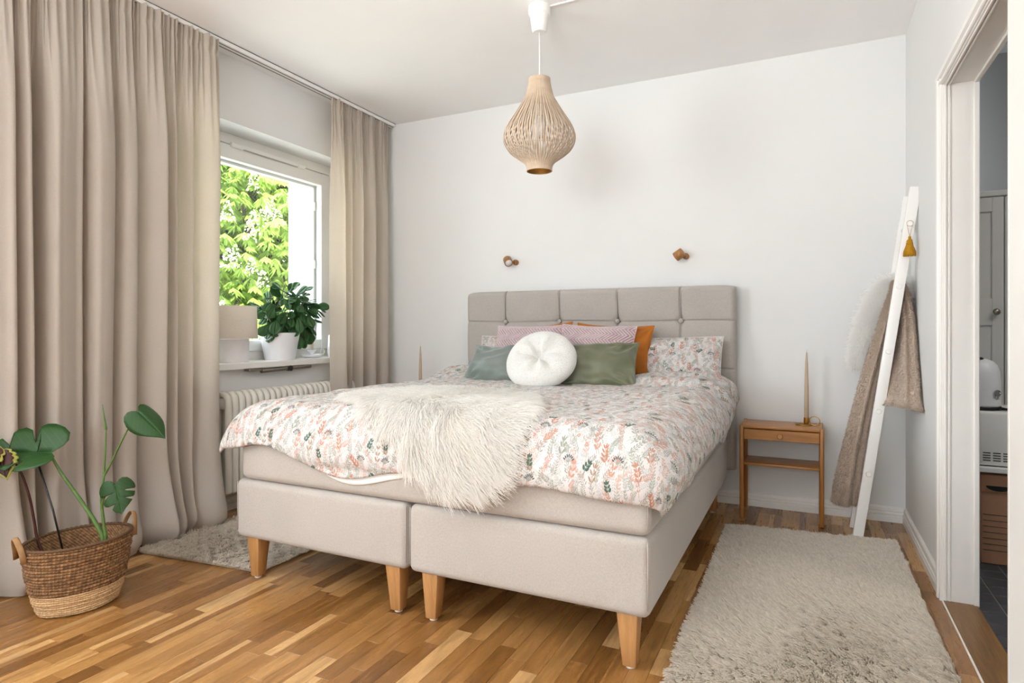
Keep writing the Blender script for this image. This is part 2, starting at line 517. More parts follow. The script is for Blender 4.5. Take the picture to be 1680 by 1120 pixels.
def floral_image():
    """draws the repeat of the printed cotton: sprigs of leaves, dots and small flowers"""
    N = 1280; L = 0.62; px = N / L
    img = np.empty((N, N, 3), np.float32); img[:] = np.array(srgb(203, 199, 197)[:3])
    rs = np.random.RandomState(11)
    def blob(p, q, w, col, a=1.0):
        p = np.array(p) * px; q = np.array(q) * px; w = w * px
        lo = np.floor(np.minimum(p, q) - w - 2).astype(int); hi = np.ceil(np.maximum(p, q) + w + 2).astype(int)
        X, Y = np.meshgrid(np.arange(lo[0], hi[0]), np.arange(lo[1], hi[1]))
        d = q - p; ln = max(np.hypot(*d), 1e-6); d = d / ln
        t = ((X - p[0]) * d[0] + (Y - p[1]) * d[1]) / ln
        s = np.abs(-(X - p[0]) * d[1] + (Y - p[1]) * d[0])
        ww = w * np.sqrt(np.clip(np.sin(PI * np.clip(t, 0, 1) ** 0.85), 0, 1))
        m = np.clip((ww - s) + 0.5, 0, 1) * (t > 0) * (t < 1) * a
        xi = X % N; yi = Y % N
        img[yi, xi] = img[yi, xi] * (1 - m[..., None]) + np.array(col[:3]) * m[..., None]
    def line(p, q, w, col):
        p = np.array(p) * px; q = np.array(q) * px
        n = int(np.hypot(*(q - p)) * 1.5) + 2
        T = np.linspace(0, 1, n)[:, None]
        pts = p + (q - p) * T
        rad = max(1, int(round(w * px)))
        for dx in range(-rad + 1, rad):
            for dy in range(-rad + 1, rad):
                xi = (pts[:, 0] + dx).astype(int) % N; yi = (pts[:, 1] + dy).astype(int) % N
                img[yi, xi] = np.array(col[:3])
    pal = {'faint': [srgb(176, 178, 172), srgb(184, 177, 174), srgb(173, 177, 177)],
           'mid': [srgb(148, 151, 141), srgb(160, 161, 156), srgb(150, 146, 138), srgb(190, 157, 146), srgb(182, 146, 134)],
           'bold': [srgb(176, 130, 110), srgb(182, 138, 120), srgb(154, 128, 108), srgb(136, 142, 128), srgb(170, 118, 96)],
           'dark': [srgb(76, 98, 88), srgb(84, 88, 92)]}
    def sprig(x, y, ang, ln, npair, lw, ll, col, stem, spread=0.75):
        bend = rs.uniform(-0.5, 0.5)
        p = np.array([x, y]); a = ang
        for i in range(npair):
            step = ln / npair
            q = p + step * np.array([math.sin(a), math.cos(a)])
            line(p, q, 0.0009, stem)
            k = 1.0 - 0.35 * i / npair
            for s in (-1, 1):
                b = a + s * spread
                e = q + ll * k * np.array([math.sin(b), math.cos(b)])
                blob(p + (q - p) * 0.8 + 0.004 * np.array([math.sin(b), math.cos(b)]), e, lw * k, col)
            p = q; a += bend / npair
        blob(p, p + ll * 0.8 * np.array([math.sin(a), math.cos(a)]), lw * 0.75, col)
    def pts(n):
        g = int(math.ceil(math.sqrt(n)))
        o = [((i + 0.5 + rs.uniform(-0.34, 0.34)) * L / g, (j + 0.5 + rs.uniform(-0.34, 0.34)) * L / g) for i in range(g) for j in range(g)]
        rs.shuffle(o); return o
    for x, y in pts(420):
        c = pal['faint'][rs.randint(3)]
        sprig(x, y, rs.uniform(-1.2, 1.2), rs.uniform(0.03, 0.05), rs.randint(4, 7), 0.0022, 0.011, c, c, 0.9)
    for x, y in pts(360):
        c = pal['mid'][(0, 1, 2, 0, 1, 3, 4)[rs.randint(7)]]
        sprig(x, y, rs.uniform(-0.9, 0.9), rs.uniform(0.028, 0.05), rs.randint(3, 6), rs.uniform(0.0017, 0.0027), rs.uniform(0.011, 0.016), c, c, rs.uniform(0.55, 0.9))
    for x, y in pts(64):
        c = pal['mid'][rs.randint(3, 5)] if rs.rand() < 0.6 else pal['bold'][0]
        for k in range(7):
            a = k * 2 * PI / 7
            d = np.array([math.cos(a), math.sin(a)])
            blob((x, y) + d * 0.002, (x, y) + d * 0.0068, 0.0015, c)
    for x, y in pts(49):
        c = pal['bold'][rs.randint(5)]
        sprig(x, y, rs.uniform(-0.6, 0.6), rs.uniform(0.046, 0.066), rs.randint(3, 5), rs.uniform(0.0030, 0.0040), rs.uniform(0.017, 0.023), c, c, rs.uniform(0.5, 0.8))
    for x, y in pts(12):
        c = pal['dark'][0]
        sprig(x, y, rs.uniform(-0.3, 1.3), 0.034, 3, 0.0042, 0.017, c, c, 0.7)
    for x, y in pts(12):
        c = pal['dark'][1]
        for k in range(7):
            b = (k - 3) * 0.36
            d = np.array([math.sin(b), math.cos(b)])
            line((x, y), (x, y) + d * 0.016, 0.0008, pal['mid'][2])
            blob((x, y) + d * 0.013, (x, y) + d * 0.023, 0.0022, c)
    for x, y in pts(110):
        c = pal['bold'][rs.randint(5)] if rs.rand() < 0.4 else pal['mid'][rs.randint(5)]
        blob((x, y), (x + 0.005, y), 0.0024, c)
    im = bpy.data.images.new('printed_sprigs', N, N, float_buffer=False)
    enc = np.where(img <= 0.0031308, img * 12.92, 1.055 * np.power(np.maximum(img, 1e-6), 1 / 2.4) - 0.055)
    buf = np.ones((N, N, 4), np.float32); buf[..., :3] = enc
    im.pixels.foreach_set(buf.ravel()); im.update(); im.pack()
    return im, L * 0.9
FIMG, FL = floral_image()

def mat_floral():
    k = NT('printed_cotton')
    uv = k.node('ShaderNodeUVMap')
    mp = k.node('ShaderNodeMapping'); mp.inputs['Scale'].default_value = (1 / FL, 1 / FL, 1)
    k.link(uv.outputs[0], mp.inputs[0])
    tx = k.node('ShaderNodeTexImage'); tx.image = FIMG; tx.extension = 'REPEAT'
    k.link(mp.outputs[0], tx.inputs[0])
    k.link(tx.outputs[0], k.b.inputs['Base Color'])
    k.set(Roughness=0.85); k.b.inputs['Specular IOR Level'].default_value = 0.15
    k.b.inputs['Sheen Weight'].default_value = 0.1
    v = k.coords()
    w1 = k.noise(v, 14.0, 3.0, 0.6); w2 = k.noise(v, 55.0, 2.0, 0.5)
    k.link(k.bump(k.math('ADD', w1, k.math('MULTIPLY', w2, 0.2)), 0.30, 0.02), k.b.inputs['Normal'])
    return k.m
M['floral'] = mat_floral()

def mat_chevron():
    k = NT('mauve_quilted_velvet')
    uv = k.node('ShaderNodeUVMap'); sx = k.node('ShaderNodeSeparateXYZ'); k.link(uv.outputs[0], sx.inputs[0])
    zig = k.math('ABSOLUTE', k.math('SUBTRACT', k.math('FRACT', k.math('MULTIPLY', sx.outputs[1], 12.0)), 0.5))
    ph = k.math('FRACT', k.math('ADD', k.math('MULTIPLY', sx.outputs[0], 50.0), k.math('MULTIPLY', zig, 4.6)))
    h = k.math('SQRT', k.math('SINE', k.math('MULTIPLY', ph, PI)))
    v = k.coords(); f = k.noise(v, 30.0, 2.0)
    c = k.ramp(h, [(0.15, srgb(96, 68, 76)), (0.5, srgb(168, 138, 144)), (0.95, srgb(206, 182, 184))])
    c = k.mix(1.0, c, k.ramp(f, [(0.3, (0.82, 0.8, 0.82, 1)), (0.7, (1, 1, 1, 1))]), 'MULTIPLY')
    k.link(c, k.b.inputs['Base Color'])
    k.set(Roughness=0.6); k.b.inputs['Sheen Weight'].default_value = 0.5
    k.link(k.bump(h, 0.7, 0.006), k.b.inputs['Normal'])
    return k.m
M['mauve'] = mat_chevron()

def mat_satin(name, a, b):
    k = NT(name)
    v = k.coords(); f = k.noise(v, 6.0, 2.0)
    k.link(k.mix(f, a, b), k.b.inputs['Base Color'])
    k.set(Roughness=0.42); k.b.inputs['Sheen Weight'].default_value = 0.4
    w = k.noise(v, 12.0, 2.0, 0.5)
    k.link(k.bump(w, 0.35, 0.02), k.b.inputs['Normal'])
    return k.m
M['green'] = mat_satin('sage_velvet', srgb(80, 85, 62), srgb(116, 117, 88))
M['green2'] = mat_satin('grey_green_velvet', srgb(90, 101, 95), srgb(128, 136, 130))

def mat_boucle():
    k = NT('white_teddy_fleece')
    v = k.coords()
    vo = k.node('ShaderNodeTexVoronoi'); vo.inputs['Scale'].default_value = 190.0
    k.link(v, vo.inputs['Vector'])
    n = k.noise(v, 120.0, 3.0)
    s = k.math('ADD', vo.outputs['Distance'], n)
    k.link(k.ramp(s, [(0.3, srgb(198, 196, 190)), (1.0, srgb(226, 225, 221))]), k.b.inputs['Base Color'])
    k.set(Roughness=0.95); k.b.inputs['Sheen Weight'].default_value = 0.4
    k.link(k.bump(s, 0.6, 0.004), k.b.inputs['Normal'])
    return k.m
M['boucle'] = mat_boucle()
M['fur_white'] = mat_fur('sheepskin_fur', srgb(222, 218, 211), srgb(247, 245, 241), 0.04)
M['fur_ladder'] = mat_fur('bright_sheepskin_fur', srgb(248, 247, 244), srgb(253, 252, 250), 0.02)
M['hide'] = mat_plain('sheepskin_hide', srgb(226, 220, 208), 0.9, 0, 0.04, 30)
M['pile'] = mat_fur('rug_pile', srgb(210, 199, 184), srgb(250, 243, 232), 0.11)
M['rug_back'] = mat_plain('rug_backing', srgb(214, 204, 188), 0.95, 0, 0.05, 60)

def mat_rope(name, a, b, c, sc):
    k = NT(name)
    uv = k.node('ShaderNodeUVMap')
    mp = k.node('ShaderNodeMapping'); mp.inputs['Scale'].default_value = sc
    k.link(uv.outputs[0], mp.inputs[0])
    f = k.noise(mp.outputs[0], 1.0, 3.0, 0.6)
    sx = k.node('ShaderNodeSeparateXYZ'); k.link(mp.outputs[0], sx.inputs[0])
    tw = k.math('FRACT', k.math('ADD', k.math('MULTIPLY', sx.outputs[0], 1.4), k.math('MULTIPLY', sx.outputs[1], 0.9)))
    s = k.math('ADD', k.math('MULTIPLY', f, 0.75), k.math('MULTIPLY', tw, 0.25))
    k.link(k.ramp(s, [(0.3, a), (0.5, b), (0.7, c)]), k.b.inputs['Base Color'])
    k.set(Roughness=0.85)
    k.link(k.bump(s, 0.6, 0.006), k.b.inputs['Normal'])
    return k.m
M['weave'] = mat_rope('seagrass_rope', srgb(62, 42, 24), srgb(120, 86, 54), srgb(168, 128, 88), (60, 1, 1))
M['weave_lt'] = mat_rope('pale_rope', srgb(166, 130, 90), srgb(196, 162, 120), srgb(212, 182, 142), (80, 1, 1))

# ------------------------------------------------------------------ room shell
XL, XR, YB, YF, ZC = -2.99, 0.463, 3.856, -3.0, 2.595
WY0, WY1, WZ0, WZ1 = 2.04, 3.60, 0.83, 2.222          # window opening in the left wall
SY0, SY1, SZ0, SZ1 = -0.52, 0.76, 0.80, 2.20          # side window outside the frame
DY0, DY1, DZ1 = 1.93, 2.809, 1.955                   # door opening in the right wall
WT = 0.70                                             # outer wall thickness

def struct(o):
    o['kind'] = 'structure'
    return o

# floor: base slab plus oak staves, each a piece of its own
floor = MB().box(XL - WT, XR + 0.0, YF - 0.2, YB + 0.2, -0.16, -0.006).build('floor', M['floor_base'])
struct(floor)
rs = np.random.RandomState(5)
fwd = np.array([-math.sin(YAW), math.cos(YAW)]); rgt = np.array([math.cos(YAW), math.sin(YAW)])
staves = []
SW = 0.0595
x = XL
row = 0
while x < XR - 1e-4:
    x1 = min(x + SW, XR)
    y = YF - rs.uniform(0, 0.4)
    while y < YB:
        L = rs.choice([0.16, 0.22, 0.28, 0.34, 0.40, 0.46, 0.52]) * rs.uniform(0.92, 1.08)
        y1 = min(y + L, YB)
        ya = max(y, YF)
        if y1 - ya > 0.01:
            n = rs.rand()
            tone = np.clip(rs.normal(0.47, 0.2), 0.13, 0.85) if n < 0.92 else rs.uniform(0.86, 0.96)
            cx, cy = (x + x1) / 2, (ya + y1) / 2
            d = cx * fwd[0] + cy * fwd[1]; s = cx * rgt[0] + cy * rgt[1]
            area = 0
            if d > 0.25:
                u = 840 + 1010 * s / d; v = 540 + 1010 * CAM_H / d
                if -20 < u < 1700 and v < 1160:
                    if not (cy > 2.35 and -2.1 < cx < -0.55) and not (-0.36 < cx < 0.36 and cy < 3.36) and not (cx < -2.8):
                        area = (x1 - x) * (y1 - ya) / d ** 3
            sap = rs.uniform(0.22, 0.6) if rs.rand() < 0.13 else -1.0
            staves.append((area, x, x1, ya, y1, tone, rs.rand(), sap))
        y = y1
    x = x1; row += 1
staves.sort(key=lambda t: -t[0])
def stave_geo(t):
    _, a, b, c, e, tone, seed, sap = t
    g = 0.00035; h = (seed - 0.5) * 0.0004; z0 = -0.006; w = 0.0003
    V = [(a + g, c + g, z0), (b - g, c + g, z0), (b - g, e - g, z0), (a + g, e - g, z0),
         (a + g, c + g, h - w), (b - g, c + g, h - w), (b - g, e - g, h - w), (a + g, e - g, h - w),
         (a + g + w, c + g + w, h), (b - g - w, c + g + w, h), (b - g - w, e - g - w, h), (a + g + w, e - g - w, h)]
    F = [(0, 1, 5, 4), (1, 2, 6, 5), (2, 3, 7, 6), (3, 0, 4, 7), (4, 5, 9, 8), (5, 6, 10, 9), (6, 7, 11, 10), (7, 4, 8, 11), (8, 9, 10, 11)]
    return V, F
def tone_attr(me, rows):
    # rows: (first vertex, x0, x1, tone, seed, sapwood share) per stave of 12 vertices
    a = me.attributes.new('tone', 'FLOAT_COLOR', 'POINT')
    C_ = np.zeros((len(me.vertices), 4), np.float32)
    for i, t in enumerate(rows):
        C_[i * 12:(i + 1) * 12] = (t[5], t[6], 0, t[7])
        for q in (1, 2, 5, 6, 9, 10): C_[i * 12 + q, 2] = 1.0
    a.data.foreach_set('color', C_.ravel())
for t in staves[:300]:
    V, F = stave_geo(t)
    o = pydata('plank', V, F, M['floor'], floor)
    tone_attr(o.data, [t])
V = []; F = []; T = []
for t in staves[300:]:
    v, f = stave_geo(t)
    F += [tuple(i + len(V) for i in q) for q in f]; V += v; T.append(t)
o = pydata('planks', V, F, M['floor'], floor); tone_attr(o.data, T); o['kind'] = 'stuff'

ceil = MB().box(XL - WT, XR + 0.0, YF - 0.2, YB + 0.2, ZC, ZC + 0.2).build('ceiling', M['ceiling']); struct(ceil)
struct(MB().box(XL - WT, XR + 0.1, YB, YB + 0.2, -0.16, ZC).build('wall_back', M['paint']))
# left wall with its two openings
mb = MB()
xo = XL - WT
mb.box(xo, XL, YF, SY0, 0, ZC).box(xo, XL, SY0, SY1, 0, SZ0).box(xo, XL, SY0, SY1, SZ1, ZC).box(xo, XL, SY1, WY0, 0, ZC)
mb.box(xo, XL, WY0, WY1, 0, WZ0 - 0.005).box(xo, XL, WY0, WY1, WZ1, ZC).box(xo, XL, WY1, YB, 0, ZC)
struct(mb.build('wall_left', M['paint']))
# right wall with the door opening
mb = MB()
mb.box(XR, XR + 0.1, YF, DY0 - 0.005, -0.16, ZC).box(XR, XR + 0.1, DY1 + 0.005, YB, -0.16, ZC).box(XR, XR + 0.1, DY0 - 0.005, DY1 + 0.005, DZ1 + 0.005, ZC)
struct(mb.build('wall_right', M['paint']))
# wall behind the camera with a wide opening added for the rear fill light
mb = MB()
mb.box(xo, -2.3, YF - 0.2, YF, -0.16, ZC).box(0.1, XR + 0.1, YF - 0.2, YF, -0.16, ZC).box(-2.3, 0.1, YF - 0.2, YF, -0.16, 0.75).box(-2.3, 0.1, YF - 0.2, YF, 2.35, ZC)
struct(mb.build('wall_front', M['paint']))
# baseboards: moulded section
BB = [(0, 0), (0.016, 0), (0.016, 0.030), (0.0125, 0.033), (0.0125, 0.037), (0.016, 0.040), (0.0155, 0.048), (0.011, 0.052), (0.011, 0.056), (0.0125, 0.059), (0.0105, 0.074), (0.005, 0.080), (0.0, 0.081)]
struct(MB().extrude([(0, YB - d, z) for d, z in BB], (XL, 0, 0), (XR, 0, 0)).build('baseboard_back', M['trim']))
struct(MB().extrude([(XR - d, 0, z) for d, z in BB], (0, DY1 + 0.045, 0), (0, YB - 0.016, 0)).build('baseboard_right', M['trim']))
struct(MB().extrude([(XL + d, 0, z) for d, z in BB], (0, YF, 0), (0, YB - 0.016, 0)).build('baseboard_left', M['trim']))

# door opening: lining, casings, threshold
door = thing('door_1', None, None, (XR + 0.05, (DY0 + DY1) / 2, 0)); struct(door)
JX0, JX1 = XR - 0.006, XR + 0.106
mb = MB()
def jamb_profile(y, s):
    # lining board plus stepped bead on the room side and a stop on the kitchen side
    return [(JX0, y), (JX0, y + s * 0.028), (JX1, y + s * 0.028), (JX1, y)]
for y, s in ((DY1, 1), (DY0, -1)):
    mb.box(JX0, JX1, min(y, y + s * 0.03), max(y, y + s * 0.03), 0, DZ1 + 0.03)
    yy = y - s * 0.006
    mb.box(JX0 + 0.004, JX0 + 0.012, min(y, yy), max(y, yy), 0.0, DZ1, 0.002, 1)
    mb.box(JX0 + 0.016, JX0 + 0.024, min(y, yy), max(y, yy), 0.0, DZ1, 0.002, 1)
    yy = y - s * 0.010
    mb.box(JX1 - 0.018, JX1, min(y, yy), max(y, yy), 0.0, DZ1, 0.003, 1)
mb.box(JX0, JX1, DY0 - 0.03, DY1 + 0.03, DZ1, DZ1 + 0.03)
mb.box(JX0 + 0.004, JX0 + 0.012, DY0, DY1, DZ1 - 0.006, DZ1, 0.002, 1)
mb.box(JX0 + 0.016, JX0 + 0.024, DY0, DY1, DZ1 - 0.006, DZ1, 0.002, 1)
mb.box(JX1 - 0.018, JX1, DY0, DY1, DZ1 - 0.010, DZ1, 0.003, 1)
struct(mb.build('door_lining', M['trim'], door))
CS = [(0, 0), (0.012, 0), (0.016, 0.003), (0.016, 0.012), (0.010, 0.016), (0.010, 0.021), (0.020, 0.026), (0.022, 0.040), (0.014, 0.046), (0.012, 0.056), (0.004, 0.060), (0, 0.060)]
mb = MB()
mb.extrude([(XR - d, DY1 + 0.004 + w, 0) for d, w in CS], (0, 0, 0), (0, 0, DZ1 + 0.03))
mb.extrude([(XR - d, DY0 - 0.004 - w, 0) for d, w in CS], (0, 0, 0), (0, 0, DZ1 + 0.03))
mb.extrude([(XR - d, 0, DZ1 + 0.004 + w) for d, w in CS], (0, DY0 - 0.064, 0), (0, DY1 + 0.064, 0))
struct(mb.build('door_casing', M['trim'], door))
# broad outer casing board on the near side of the opening
mb = MB()
mb.box(XR - 0.026, XR - 0.0, DY0 - 0.22, DY0 - 0.062, 0, ZC - 0.3, 0.004, 2)
struct(mb.build('door_side_panel', M['trim'], door))
struct(MB().box(XR - 0.004, XR + 0.102, DY0, DY1, -0.05, 0.006, 0.003, 2).build('threshold', M['oak_th'], door))
struct(MB().box(XR - 0.010, XR - 0.004, DY0 - 0.05, DY1, -0.02, 0.004, 0.001, 1).build('threshold_strip', M['trim'], door))

# ------------------------------------------------------------------ kitchen glimpsed through the door
KX1, KY1 = 2.4, 4.35
kf = struct(MB().box(XR + 0.0, KX1, 1.2, KY1, -0.10, -0.003).build('floor_kitchen', M['grout']))
tile = None
for i in range(7):
    for j in range(14):
        cx = 0.593 + i * 0.1; cy = 2.052 + j * 0.0957
        if tile is None:
            mb = MB().box(cx - 0.0475, cx + 0.0475, cy - 0.0455, cy + 0.0455, -0.003, 0.0012, 0.0012, 1)
            tile = mb.build('tile', M['tile'], kf); t0 = (cx, cy)
        else:
            t = tile.copy(); t.location = (cx - t0[0], cy - t0[1], rs.uniform(-0.0004, 0.0003)); COL.objects.link(t)
struct(MB().box(XR + 0.1, KX1, KY1, KY1 + 0.1, -0.1, ZC).build('wall_kitchen_back', M['grey_wall']))
struct(MB().box(KX1, KX1 + 0.1, 1.1, KY1 + 0.1, -0.1, ZC).build('wall_kitchen_side', M['grey_wall']))
struct(MB().box(XR + 0.1, KX1, 1.1, 1.2, -0.1, ZC).build('wall_kitchen_front', M['grey_wall']))
struct(MB().box(XR + 0.0, KX1 + 0.1, 1.1, KY1 + 0.1, ZC, ZC + 0.1).build('ceiling_kitchen', M['grey_wall']))

# tall painted cupboard on the kitchen back wall
cab = thing('kitchen_cupboard', 'tall white panelled kitchen cupboard with a small round knob, seen through the doorway', 'cupboard', (1.1, 4.15, 0))
MB().box(0.62, 1.60, 3.98, 4.34, 0.0, 1.735, 0.003, 1).box(0.60, 1.62, 3.96, 4.34, 1.72, 1.75, 0.004, 1).build('body', M['cabinet'], cab)
def panel_door(x0, x1, z0, z1, splits, knob):
    mb = MB(); w = 0.05; yf = 3.955
    mb.box(x0 + 0.004, x1 - 0.004, yf + 0.012, yf + 0.024, z0, z1)
    mb.box(x0, x0 + w, yf, yf + 0.022, z0, z1, 0.003, 1).box(x1 - w, x1, yf, yf + 0.022, z0, z1, 0.003, 1)
    for a, b in splits: mb.box(x0 + w - 0.002, x1 - w + 0.002, yf, yf + 0.022, a, b, 0.003, 1)
    d = mb.build('door', M['cabinet'], cab)
    k = MB().lathe([(0.006, 0), (0.006, 0.012), (0.015, 0.02), (0.017, 0.028), (0.012, 0.036), (0.0, 0.038)], (knob[0], yf, knob[1]), 16, Matrix.Rotation(PI / 2, 3, 'X'))
    k.build('knob', M['steel'], d, True)
panel_door(0.64, 0.905, 0.08, 1.715, [(0.08, 0.16), (1.05, 1.19), (1.64, 1.715)], (0.868, 1.12))
panel_door(0.909, 1.20, 0.08, 1.715, [(0.08, 0.16), (1.05, 1.19), (1.64, 1.715)], (0.945, 1.12))

# white ventilated appliance on a low shelf, kettle and cable on top, cardboard file box underneath
sh = thing('shelf_unit', 'low white metal shelf in the kitchen with a box underneath', 'shelf', (0.95, 3.5, 0))
MB().box(0.66, 1.24, 3.32, 3.72, 0.405, 0.428, 0.003, 1).build('shelf_board', M['white_gloss'], sh)
for px_, py_ in ((0.665, 3.70), (1.215, 3.34), (1.215, 3.70)):
    MB().box(px_, px_ + 0.02, py_ - 0.01, py_ + 0.01, 0, 0.405).build('leg', M['white_gloss'], sh)
MB().box(0.66, 0.675, 3.33, 3.35, 0.0, 0.405).build('leg', M['white_gloss'], sh)
ap = thing('microwave_oven', 'white box-shaped kitchen appliance with rows of vent slots on a shelf', 'appliance', (0.95, 3.53, 0.428))
MB().box(0.675, 1.20, 3.345, 3.70, 0.43, 0.668, 0.012, 3).build('body', M['white_gloss'], ap, True, 30)
mb = MB()
for i in range(6):
    for j in range(4):
        mb.box(0.69 + i * 0.036, 0.718 + i * 0.036, 3.3435, 3.347, 0.452 + j * 0.011, 0.457 + j * 0.011, 0.001, 1)
mb.build('vent_slots', M['dark_strips'], ap)
MB().box(0.68, 1.19, 3.35, 3.69, 0.426, 0.432).build('foot_plate', M['black'], ap)
kt = thing('electric_kettle', 'rounded white electric kettle with round chrome dial on a black base in the kitchen', 'kettle', (0.705, 3.46, 0.668))
MB().lathe([(0.072, 0.008), (0.075, 0.02), (0.0745, 0.12), (0.071, 0.165), (0.062, 0.195), (0.045, 0.215), (0.02, 0.224), (0, 0.226)], (0.705, 3.46, 0.672), 36).build('body', M['pot'], kt, True)
MB().lathe([(0.078, 0.0), (0.078, 0.012), (0.074, 0.016)], (0.705, 3.46, 0.668), 36).build('base', M['black'], kt, True, 40)
dq = Vector((0.62, -0.78, 0)).normalized()
rot = dq.to_track_quat('Z', 'Y').to_matrix()
MB().lathe([(0.017, -0.004), (0.019, 0.002), (0.019, 0.006), (0.013, 0.008), (0.012, 0.005), (0, 0.005)], Vector((0.705, 3.46, 0.742)) + dq * 0.074, 24, rot).build('dial', M['chrome'], kt, True, 40)
MB().lathe([(0.026, 0.0), (0.028, 0.006), (0.020, 0.012), (0, 0.013)], (0.688, 3.45, 0.892), 20).build('lid_cap', M['black'], kt, True)
cb = MB().tube([(0.77, 3.41, 0.674), (0.80, 3.40, 0.674), (0.86, 3.42, 0.674), (0.92, 3.40, 0.674), (0.98, 3.44, 0.674)], 0.004, 8)
cb.tube([(0.76, 3.40, 0.682), (0.81, 3.385, 0.675), (0.88, 3.40, 0.674), (0.96, 3.385, 0.674)], 0.004, 8)
tag(cb.build('kettle_cable', M['black'], None, True), 'black power cable coiled beside the white kettle', 'cable')

bx = thing('file_box', 'brown cardboard file box with dark hand hole and ruled label lines on kitchen floor', 'box', (0.85, 3.5, 0))
MB().box(0.685, 1.02, 3.345, 3.66, 0.002, 0.372, 0.002, 1).build('body', M['card'], bx)
MB().box(0.680, 1.025, 3.340, 3.665, 0.315, 0.392, 0.003, 1).build('lid', M['card'], bx)
mb = MB()
hp = [(0.745 + 0.045 * math.cos(a), 0, 0.345 + 0.022 * math.sin(a)) for a in np.linspace(PI, 2 * PI, 12)]
mb.extrude(hp, (0, 3.337, 0), (0, 3.342, 0))
mb.build('hand_hole', M['black'], bx)
mb = MB()
for k in range(7): mb.box(0.69, 1.01, 3.3438, 3.3462, 0.06 + k * 0.026, 0.0625 + k * 0.026)
mb.build('ruled_lines', M['dark_strips'], bx)

# ------------------------------------------------------------------ window
win = thing('window_1', None, None, (XL - 0.2, (WY0 + WY1) / 2, WZ0)); struct(win)
def rect_frame(mb, x0, x1, y0, y1, z0, z1, wy, wt, wb, bevel=0.003):
    mb.box(x0, x1, y0, y0 + wy, z0, z1, bevel, 1).box(x0, x1, y1 - wy, y1, z0, z1, bevel, 1)
    mb.box(x0, x1, y0 + wy - 0.001, y1 - wy + 0.001, z1 - wt, z1, bevel, 1).box(x0, x1, y0 + wy - 0.001, y1 - wy + 0.001, z0, z0 + wb, bevel, 1)
FX = XL - 0.19
mb = MB(); rect_frame(mb, FX - 0.12, FX, WY0, WY1, WZ0, WZ1, 0.10, 0.062, 0.062)
struct(mb.build('window_frame', M['trim'], win))
mb = MB(); rect_frame(mb, FX - 0.045, FX + 0.006, WY0 + 0.096, WY1 - 0.104, WZ0 + 0.062, WZ1 - 0.068, 0.085, 0.085, 0.066)
struct(mb.build('inner_sash', M['white_gloss'], win))
mb = MB(); rect_frame(mb, FX - 0.105, FX - 0.055, WY0 + 0.096, WY1 - 0.104, WZ0 + 0.062, WZ1 - 0.068, 0.10, 0.10, 0.07)
struct(mb.build('outer_sash', M['white_gloss'], win))
mb = MB()
for zz in (1.92, 1.50, 1.08):
    mb.tube([(FX - 0.05, WY1 - 0.196, zz - 0.03), (FX - 0.05, WY1 - 0.196, zz + 0.03)], 0.008, 10)
struct(mb.build('hinge', M['trim'], win, True, 40))
struct(MB().box(FX - 0.024, FX - 0.020, WY0 + 0.16, WY1 - 0.17, WZ0 + 0.11, WZ1 - 0.14).build('pane', M['glass'], win))
struct(MB().box(FX - 0.082, FX - 0.078, WY0 + 0.16, WY1 - 0.17, WZ0 + 0.11, WZ1 - 0.14).build('pane', M['glass'], win))
# trickle vent with end caps above the sash
mb = MB().box(FX, FX + 0.018, 2.66, 3.22, WZ1 - 0.075, WZ1 - 0.048, 0.004, 2).box(FX, FX + 0.024, 2.63, 2.72, WZ1 - 0.082, WZ1 - 0.052, 0.006, 2).box(FX, FX + 0.024, 3.17, 3.24, WZ1 - 0.082, WZ1 - 0.052, 0.006, 2)
v_ = struct(mb.build('window_vent', M['white_gloss'], win))
struct(MB().box(FX + 0.002, FX + 0.016, 2.72, 3.17, WZ1 - 0.080, WZ1 - 0.074).build('vent_slot', M['vent_grey'], v_))
# thin metal stay on the frame head and the sill board
mb = MB().tube([(FX + 0.004, WY1 - 0.065, WZ1 - 0.10), (FX + 0.004, WY1 - 0.065, WZ1 - 0.36)], 0.003, 6)
struct(mb.build('window_stay', M['steel'], win))
struct(MB().box(FX - 0.002, XL + 0.055, WY0 - 0.06, WY1 + 0.06, WZ0 - 0.030, WZ0 + 0.006, 0.004, 2).build('window_sill', M['trim'], win))
struct(MB().box(XL - WT - 0.06, FX - 0.12, WY0 - 0.02, WY1 + 0.02, WZ0 - 0.05, WZ0 + 0.02).build('outer_sill', M['ext'], win))

# window outside the frame, beside the camera, and one added behind it for fill light
for nm, (y0, y1, z0, z1) in (('window_2', (SY0, SY1, SZ0, SZ1)),):
    w2 = thing(nm, None, None, (XL - 0.2, (y0 + y1) / 2, z0)); struct(w2)
    mb = MB(); rect_frame(mb, FX - 0.10, FX, y0, y1, z0, z1, 0.08, 0.08, 0.08); struct(mb.build('window_frame', M['trim'], w2))
    struct(MB().box(FX - 0.05, FX - 0.046, y0 + 0.07, y1 - 0.07, z0 + 0.07, z1 - 0.07).build('pane', M['glass'], w2))
w3 = thing('rear_fill_window', None, None, (-1.1, YF - 0.1, 0.75)); struct(w3)
mb = MB(); mb.box(-2.3, -2.22, YF - 0.16, YF - 0.08, 0.75, 2.35).box(0.02, 0.1, YF - 0.16, YF - 0.08, 0.75, 2.35).box(-2.22, 0.02, YF - 0.16, YF - 0.08, 0.75, 0.83).box(-2.22, 0.02, YF - 0.16, YF - 0.08, 2.27, 2.35).box(-1.14, -1.06, YF - 0.16, YF - 0.08, 0.83, 2.27)
struct(mb.build('window_frame', M['trim'], w3))
struct(MB().box(-2.24, 0.04, YF - 0.122, YF - 0.118, 0.80, 2.30).build('pane', M['glass'], w3))

